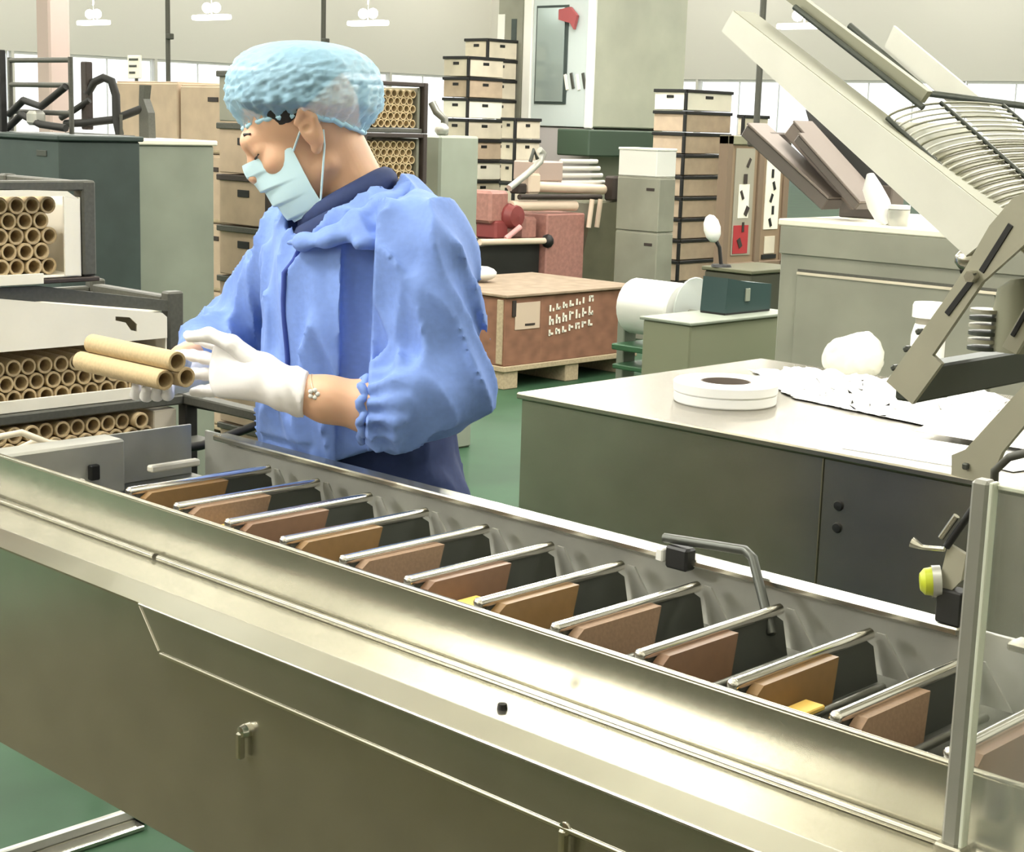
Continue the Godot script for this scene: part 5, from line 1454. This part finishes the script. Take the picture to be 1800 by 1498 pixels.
# ---------------------------------------------------------------- tilted feeder at the right
func feeder() -> void:
	var pale := mat(Color(0.87, 0.87, 0.83), 0.45, 0.1, noise_tex(61, 0.012, 0.95, 1.0), 2.0)
	var grey := mat(Color(0.64, 0.63, 0.56), 0.45, 0.2, noise_tex(62, 0.012, 0.94, 1.0), 2.0)
	var oliv := mat(Color(0.55, 0.55, 0.47), 0.5, 0.2)
	var dark := mat(Color(0.25, 0.27, 0.24), 0.5, 0.2)
	var X := V(1, 0, 0)
	var Y := V(0, 1, 0)
	var t := thing("tilted_feeder", "tilted metal feeder tray with pale side channels and a slotted arm at right", "feeder", V(-0.9, 0, -1.9))
	# near side channel: web, two lips
	var ch := part("near_channel", MB.new().prism(V(0, 0, -1.757), X, Y, [Vector2(-1.324, 1.594), Vector2(-1.307, 1.619), Vector2(-0.900, 1.371), Vector2(-0.948, 1.330)], V(0, 0, 0.007)), pale, t)
	part("top_lip", MB.new().prism(V(0, 0, -1.80), X, Y, [Vector2(-1.309, 1.617), Vector2(-1.307, 1.620), Vector2(-0.905, 1.375), Vector2(-0.907, 1.372)], V(0, 0, 0.048)), oliv, ch)
	part("inner_rib", MB.new().prism(V(0, 0, -1.84), X, Y, [Vector2(-1.28, 1.638), Vector2(-1.27, 1.650), Vector2(-1.06, 1.522), Vector2(-1.07, 1.508)], V(0, 0, 0.012)), oliv, ch)
	part("inner_rod", MB.new().tube([V(-1.26, 1.628, -1.82), V(-1.06, 1.502, -1.82)], 0.004, 8), dark, ch)
	part("upright_rod", MB.new().tube([V(-1.262, 1.66, -1.835), V(-1.262, 1.78, -1.835)], 0.004, 8), dark, ch)
	# far side channel
	part("far_channel", MB.new().prism(V(0, 0, -2.206), X, Y, [Vector2(-1.355, 1.598), Vector2(-1.342, 1.629), Vector2(-0.95, 1.36), Vector2(-0.98, 1.33)], V(0, 0, 0.006)), pale, t)
	part("far_rod", MB.new().tube([V(-1.413, 1.630, -2.19), V(-1.267, 1.529, -2.19), V(-1.10, 1.512, -2.19)], 0.005, 8), dark, t)
	# tray floor and curved slatted cover
	var d := V(0.19, -0.135, 0).normalized()
	part("tray_floor", MB.new().prism(V(0, 0, -1.98), X, Y, [Vector2(-1.09, 1.478), Vector2(-1.085, 1.484), Vector2(-0.86, 1.334), Vector2(-0.865, 1.328)], V(0, 0, 0.22)), oliv, t)
	var up := V(0.135, 0.19, 0).normalized()
	var arc := func(u: float, v: float) -> Vector3:
		var o := V(-1.085, 1.485, -1.775) + d * (u * 0.34)
		var a := v * PI * 0.62
		return o + V(0, 0, -0.26 * (1.0 - cos(a)) / (1.0 - cos(PI * 0.62))) + up * (0.030 * sin(a))
	var cv := func(u: float, v: float) -> Vector3: return arc.call(u, v) - t.position
	hang("cover_plate", sheet(8, 16, func(u: float, v: float) -> Vector3: return cv.call(0.22 + u * 0.78, 0.12 + v * 0.88), true), grey, t)
	for i in 36:
		var pts := []
		for k in 11: pts.append(arc.call(i / 35.0, k / 10.0) + up * 0.003)
		part("slat", MB.new().tube(pts, 0.0016, 6), pale if i % 3 else oliv, t)
	for k in [0.0, 0.55, 1.0]:
		var pts := []
		for i in 9: pts.append(arc.call(i / 8.0, k) + up * 0.004)
		part("cover_rod", MB.new().tube(pts, 0.003, 6), dark, t)
	# slotted bracket
	var br := part("slotted_bracket", MB.new().prism(V(0, 0, -1.750), X, Y, [Vector2(-0.890, 1.402), Vector2(-0.917, 1.368), Vector2(-0.943, 1.317), Vector2(-0.970, 1.272), Vector2(-1.037, 1.169), Vector2(-0.999, 1.146), Vector2(-0.964, 1.200), Vector2(-0.977, 1.209), Vector2(-0.920, 1.302), Vector2(-0.820, 1.400), Vector2(-0.810, 1.440)], V(0, 0, 0.008)), grey, t)
	for a in [[V(-0.890, 1.371, -1.742), V(-0.922, 1.314, -1.742)], [V(-0.930, 1.307, -1.742), V(-0.962, 1.260, -1.742)]]:
		var m: Vector3 = (a[0] + a[1]) * 0.5
		var dd: Vector3 = (a[1] - a[0]).normalized()
		part("painted_slot", MB.new().box(m, V((a[1] - a[0]).length(), 0.0075, 0.003), 0.001, Basis(dd, V(0, 0, 1).cross(dd), V(0, 0, 1))), M.black, br)  # black strip painted as the shaded opening, the plate is not cut
	part("clamp_nut", MB.new().lathe(V(-0.931, 1.308, -1.742), [Vector2(0, 0.012), Vector2(0.007, 0.012), Vector2(0.008, 0)], 6, Basis(V(1, 0, 0), V(0, 0, 1), V(0, -1, 0))), M.steel, br)
	for p in [V(-1.027, 1.185, -1.747), V(-1.012, 1.210, -1.747), V(-0.997, 1.233, -1.747)]:
		part("edge_screw", MB.new().box(p + V(-0.002, 0.002, 0), V(0.007, 0.007, 0.012), 0.002, Basis(V(0, 0, 1), 0.6)), M.plate, br)
	part("clamp_knob", MB.new().ball(V(-0.952, 1.325, -1.765), V(0.018, 0.014, 0.014), 10), M.steel, br)
	part("clamp_pin", MB.new().tube([V(-0.960, 1.312, -1.765), V(-0.935, 1.314, -1.765)], 0.005, 8), M.black, br)
	# cross bar running back, fan vent, second arm
	part("cross_bar", MB.new().bx(V(-1.03, 1.146, -2.45), V(-0.998, 1.190, -1.752), 0.003), dark, t)
	var mo := part("motor", MB.new().tube([V(-0.950, 1.205, -1.90), V(-0.950, 1.255, -1.90), V(-0.953, 1.285, -1.90), V(-0.955, 1.295, -1.90)], [0.032, 0.032, 0.026, 0.010], 16), oliv, t)
	for k in 6: part("fin", MB.new().lathe(V(-0.984, 1.204 + 0.0095 * k, -1.88), [Vector2(0, 0), Vector2(0.020, 0), Vector2(0.020, 0.0045), Vector2(0, 0.0045)], 14), dark if k % 2 == 0 else grey, mo)
	part("second_arm", MB.new().prism(V(0, 0, -1.83), X, Y, [Vector2(-0.880, 1.320), Vector2(-0.929, 1.219), Vector2(-0.910, 1.212), Vector2(-0.862, 1.310)], V(0, 0, 0.008)), grey, t)
	part("second_painted_slot", MB.new().box(V(-0.901, 1.265, -1.821), V(0.006, 0.07, 0.003), 0.001, Basis(V(0, 0, 1), -0.45)), M.black, t)  # black strip painted on for the dark opening in this arm
	part("side_tube", MB.new().tube([V(-0.905, 1.372, -1.86), V(-0.84, 1.30, -1.86)], 0.016, 10), M.steel, t)
	# column out of the frame that carries it, and its lower arm
	part("column", MB.new().bx(V(-0.80, 0.0, -2.40), V(-0.70, 1.46, -1.72), 0.006), grey, t)
	part("tie_bar", MB.new().bx(V(-0.998, 1.155, -2.38), V(-0.79, 1.18, -2.34), 0.003), dark, t)
	part("lower_arm", MB.new().prism(V(0, 0, -1.604), X, Y, [Vector2(-0.70, 1.30), Vector2(-0.787, 1.210), Vector2(-0.846, 1.133), Vector2(-0.862, 1.124), Vector2(-0.860, 1.102), Vector2(-0.816, 1.099), Vector2(-0.803, 1.137), Vector2(-0.777, 1.175), Vector2(-0.70, 1.25)], V(0, 0, 0.008)), grey, t)
	part("arm_bolt", MB.new().box(V(-0.843, 1.115, -1.594), V(0.007, 0.007, 0.006), 0.002), M.plate, t)
	part("arm_mount", MB.new().bx(V(-0.73, 1.22, -1.74), V(-0.70, 1.30, -1.60), 0.003), grey, t)
	# cable and sensor with the yellow-green cap, clamped on the far rail
	var s := thing("rail_sensor", "sensor with yellow-green round cap clamped to the conveyor's far rail", "sensor", V(-0.88, 0.917, -1.65))
	part("block", MB.new().bx(V(-0.892, 0.917, -1.668), V(-0.860, 0.957, -1.642), 0.002), M.rubber, s)
	part("plate", MB.new().prism(V(0, 0, -1.654), X, Y, [Vector2(-0.885, 1.010), Vector2(-0.862, 1.002), Vector2(-0.865, 0.971), Vector2(-0.880, 0.951), Vector2(-0.894, 0.958)], V(0, 0, 0.006)), grey, s)
	var ky := V(-0.80, -0.1, 0.60).normalized()
	var kx := ky.cross(V(0, 1, 0)).normalized()
	var kb := Basis(kx, ky, kx.cross(ky))
	part("cap", MB.new().lathe(V(-0.900, 0.962, -1.648), [Vector2(0.0, 0.016), Vector2(0.010, 0.015), Vector2(0.0155, 0.010), Vector2(0.017, 0.0)], 18, kb), mat(Color(0.72, 0.76, 0.20), 0.35), s, "yellow-green cap")
	part("cap_rim", MB.new().lathe(V(-0.900, 0.962, -1.648), [Vector2(0.0185, 0.002), Vector2(0.0185, -0.008), Vector2(0.0, -0.008)], 18, kb), M.steel_pale, s)
	part("rod", MB.new().tube([V(-0.887, 1.006, -1.648), V(-0.856, 1.060, -1.648)], 0.0045, 8), M.black, s)
	part("clip", MB.new().tube([V(-0.893, 1.016, -1.645), V(-0.876, 1.045, -1.645)], 0.004, 8), M.steel, s)
	part("thumb_screw", MB.new().tube([V(-0.888, 1.003, -1.646), V(-0.915, 1.000, -1.644), V(-0.928, 1.004, -1.642)], [0.003, 0.003, 0.007], 8), M.steel, s)
	part("cable", MB.new().tube([V(-0.735, 1.158, -1.52), V(-0.759, 1.148, -1.525), V(-0.776, 1.130, -1.53), V(-0.785, 1.099, -1.55), V(-0.800, 1.075, -1.58), V(-0.856, 1.058, -1.645)], 0.0045, 8), M.frame, s)
	# clear guard with its edge post on the near flange
	var g := thing("acrylic_guard", "clear acrylic guard panel with a grey edge post at the right end of the conveyor", "guard", V(-0.4, 0.858, -1.2))
	part("edge_post", MB.new().box(V(-0.617, 1.027, -1.20), V(0.016, 0.336, 0.016), 0.003), mat(Color(0.60, 0.60, 0.57, 0.86), 0.3, 0.2, null, 1.0, {"transparency": BaseMaterial3D.TRANSPARENCY_ALPHA}), g)
	part("edge_strip", MB.new().box(V(-0.606, 1.027, -1.196), V(0.004, 0.336, 0.010), 0.001), mat(Color(0.80, 0.82, 0.76), 0.25), g)
	part("panel", MB.new().bx(V(-0.604, 0.862, -1.203), V(0.3, 1.19, -1.198), 0.001), mat(Color(0.85, 0.88, 0.84, 0.10), 0.06, 0.0, null, 1.0, {"transparency": BaseMaterial3D.TRANSPARENCY_ALPHA}), g)
	part("panel_top", MB.new().bx(V(-0.604, 1.189, -1.204), V(0.3, 1.193, -1.197), 0.001), mat(Color(0.80, 0.82, 0.76), 0.25), g)
	part("mount_clip", MB.new().bx(V(-0.628, 0.858, -1.215), V(-0.602, 0.880, -1.185), 0.002), M.steel, g)
	part("stay_rod", MB.new().tube([V(-0.526, 0.978, -1.175), V(-0.530, 0.858, -1.165)], 0.003, 8), mat(Color(0.80, 0.82, 0.76), 0.25), g)
	part("stay_clip", MB.new().box(V(-0.526, 0.978, -1.187), V(0.010, 0.010, 0.03), 0.002), M.steel, g)

func build_all() -> void:
	tube_crates()
	cartons()
	left_side()
	centre()
	right_back()
	worker()
	table_things()
	feeder()
	added_aisle_machine()
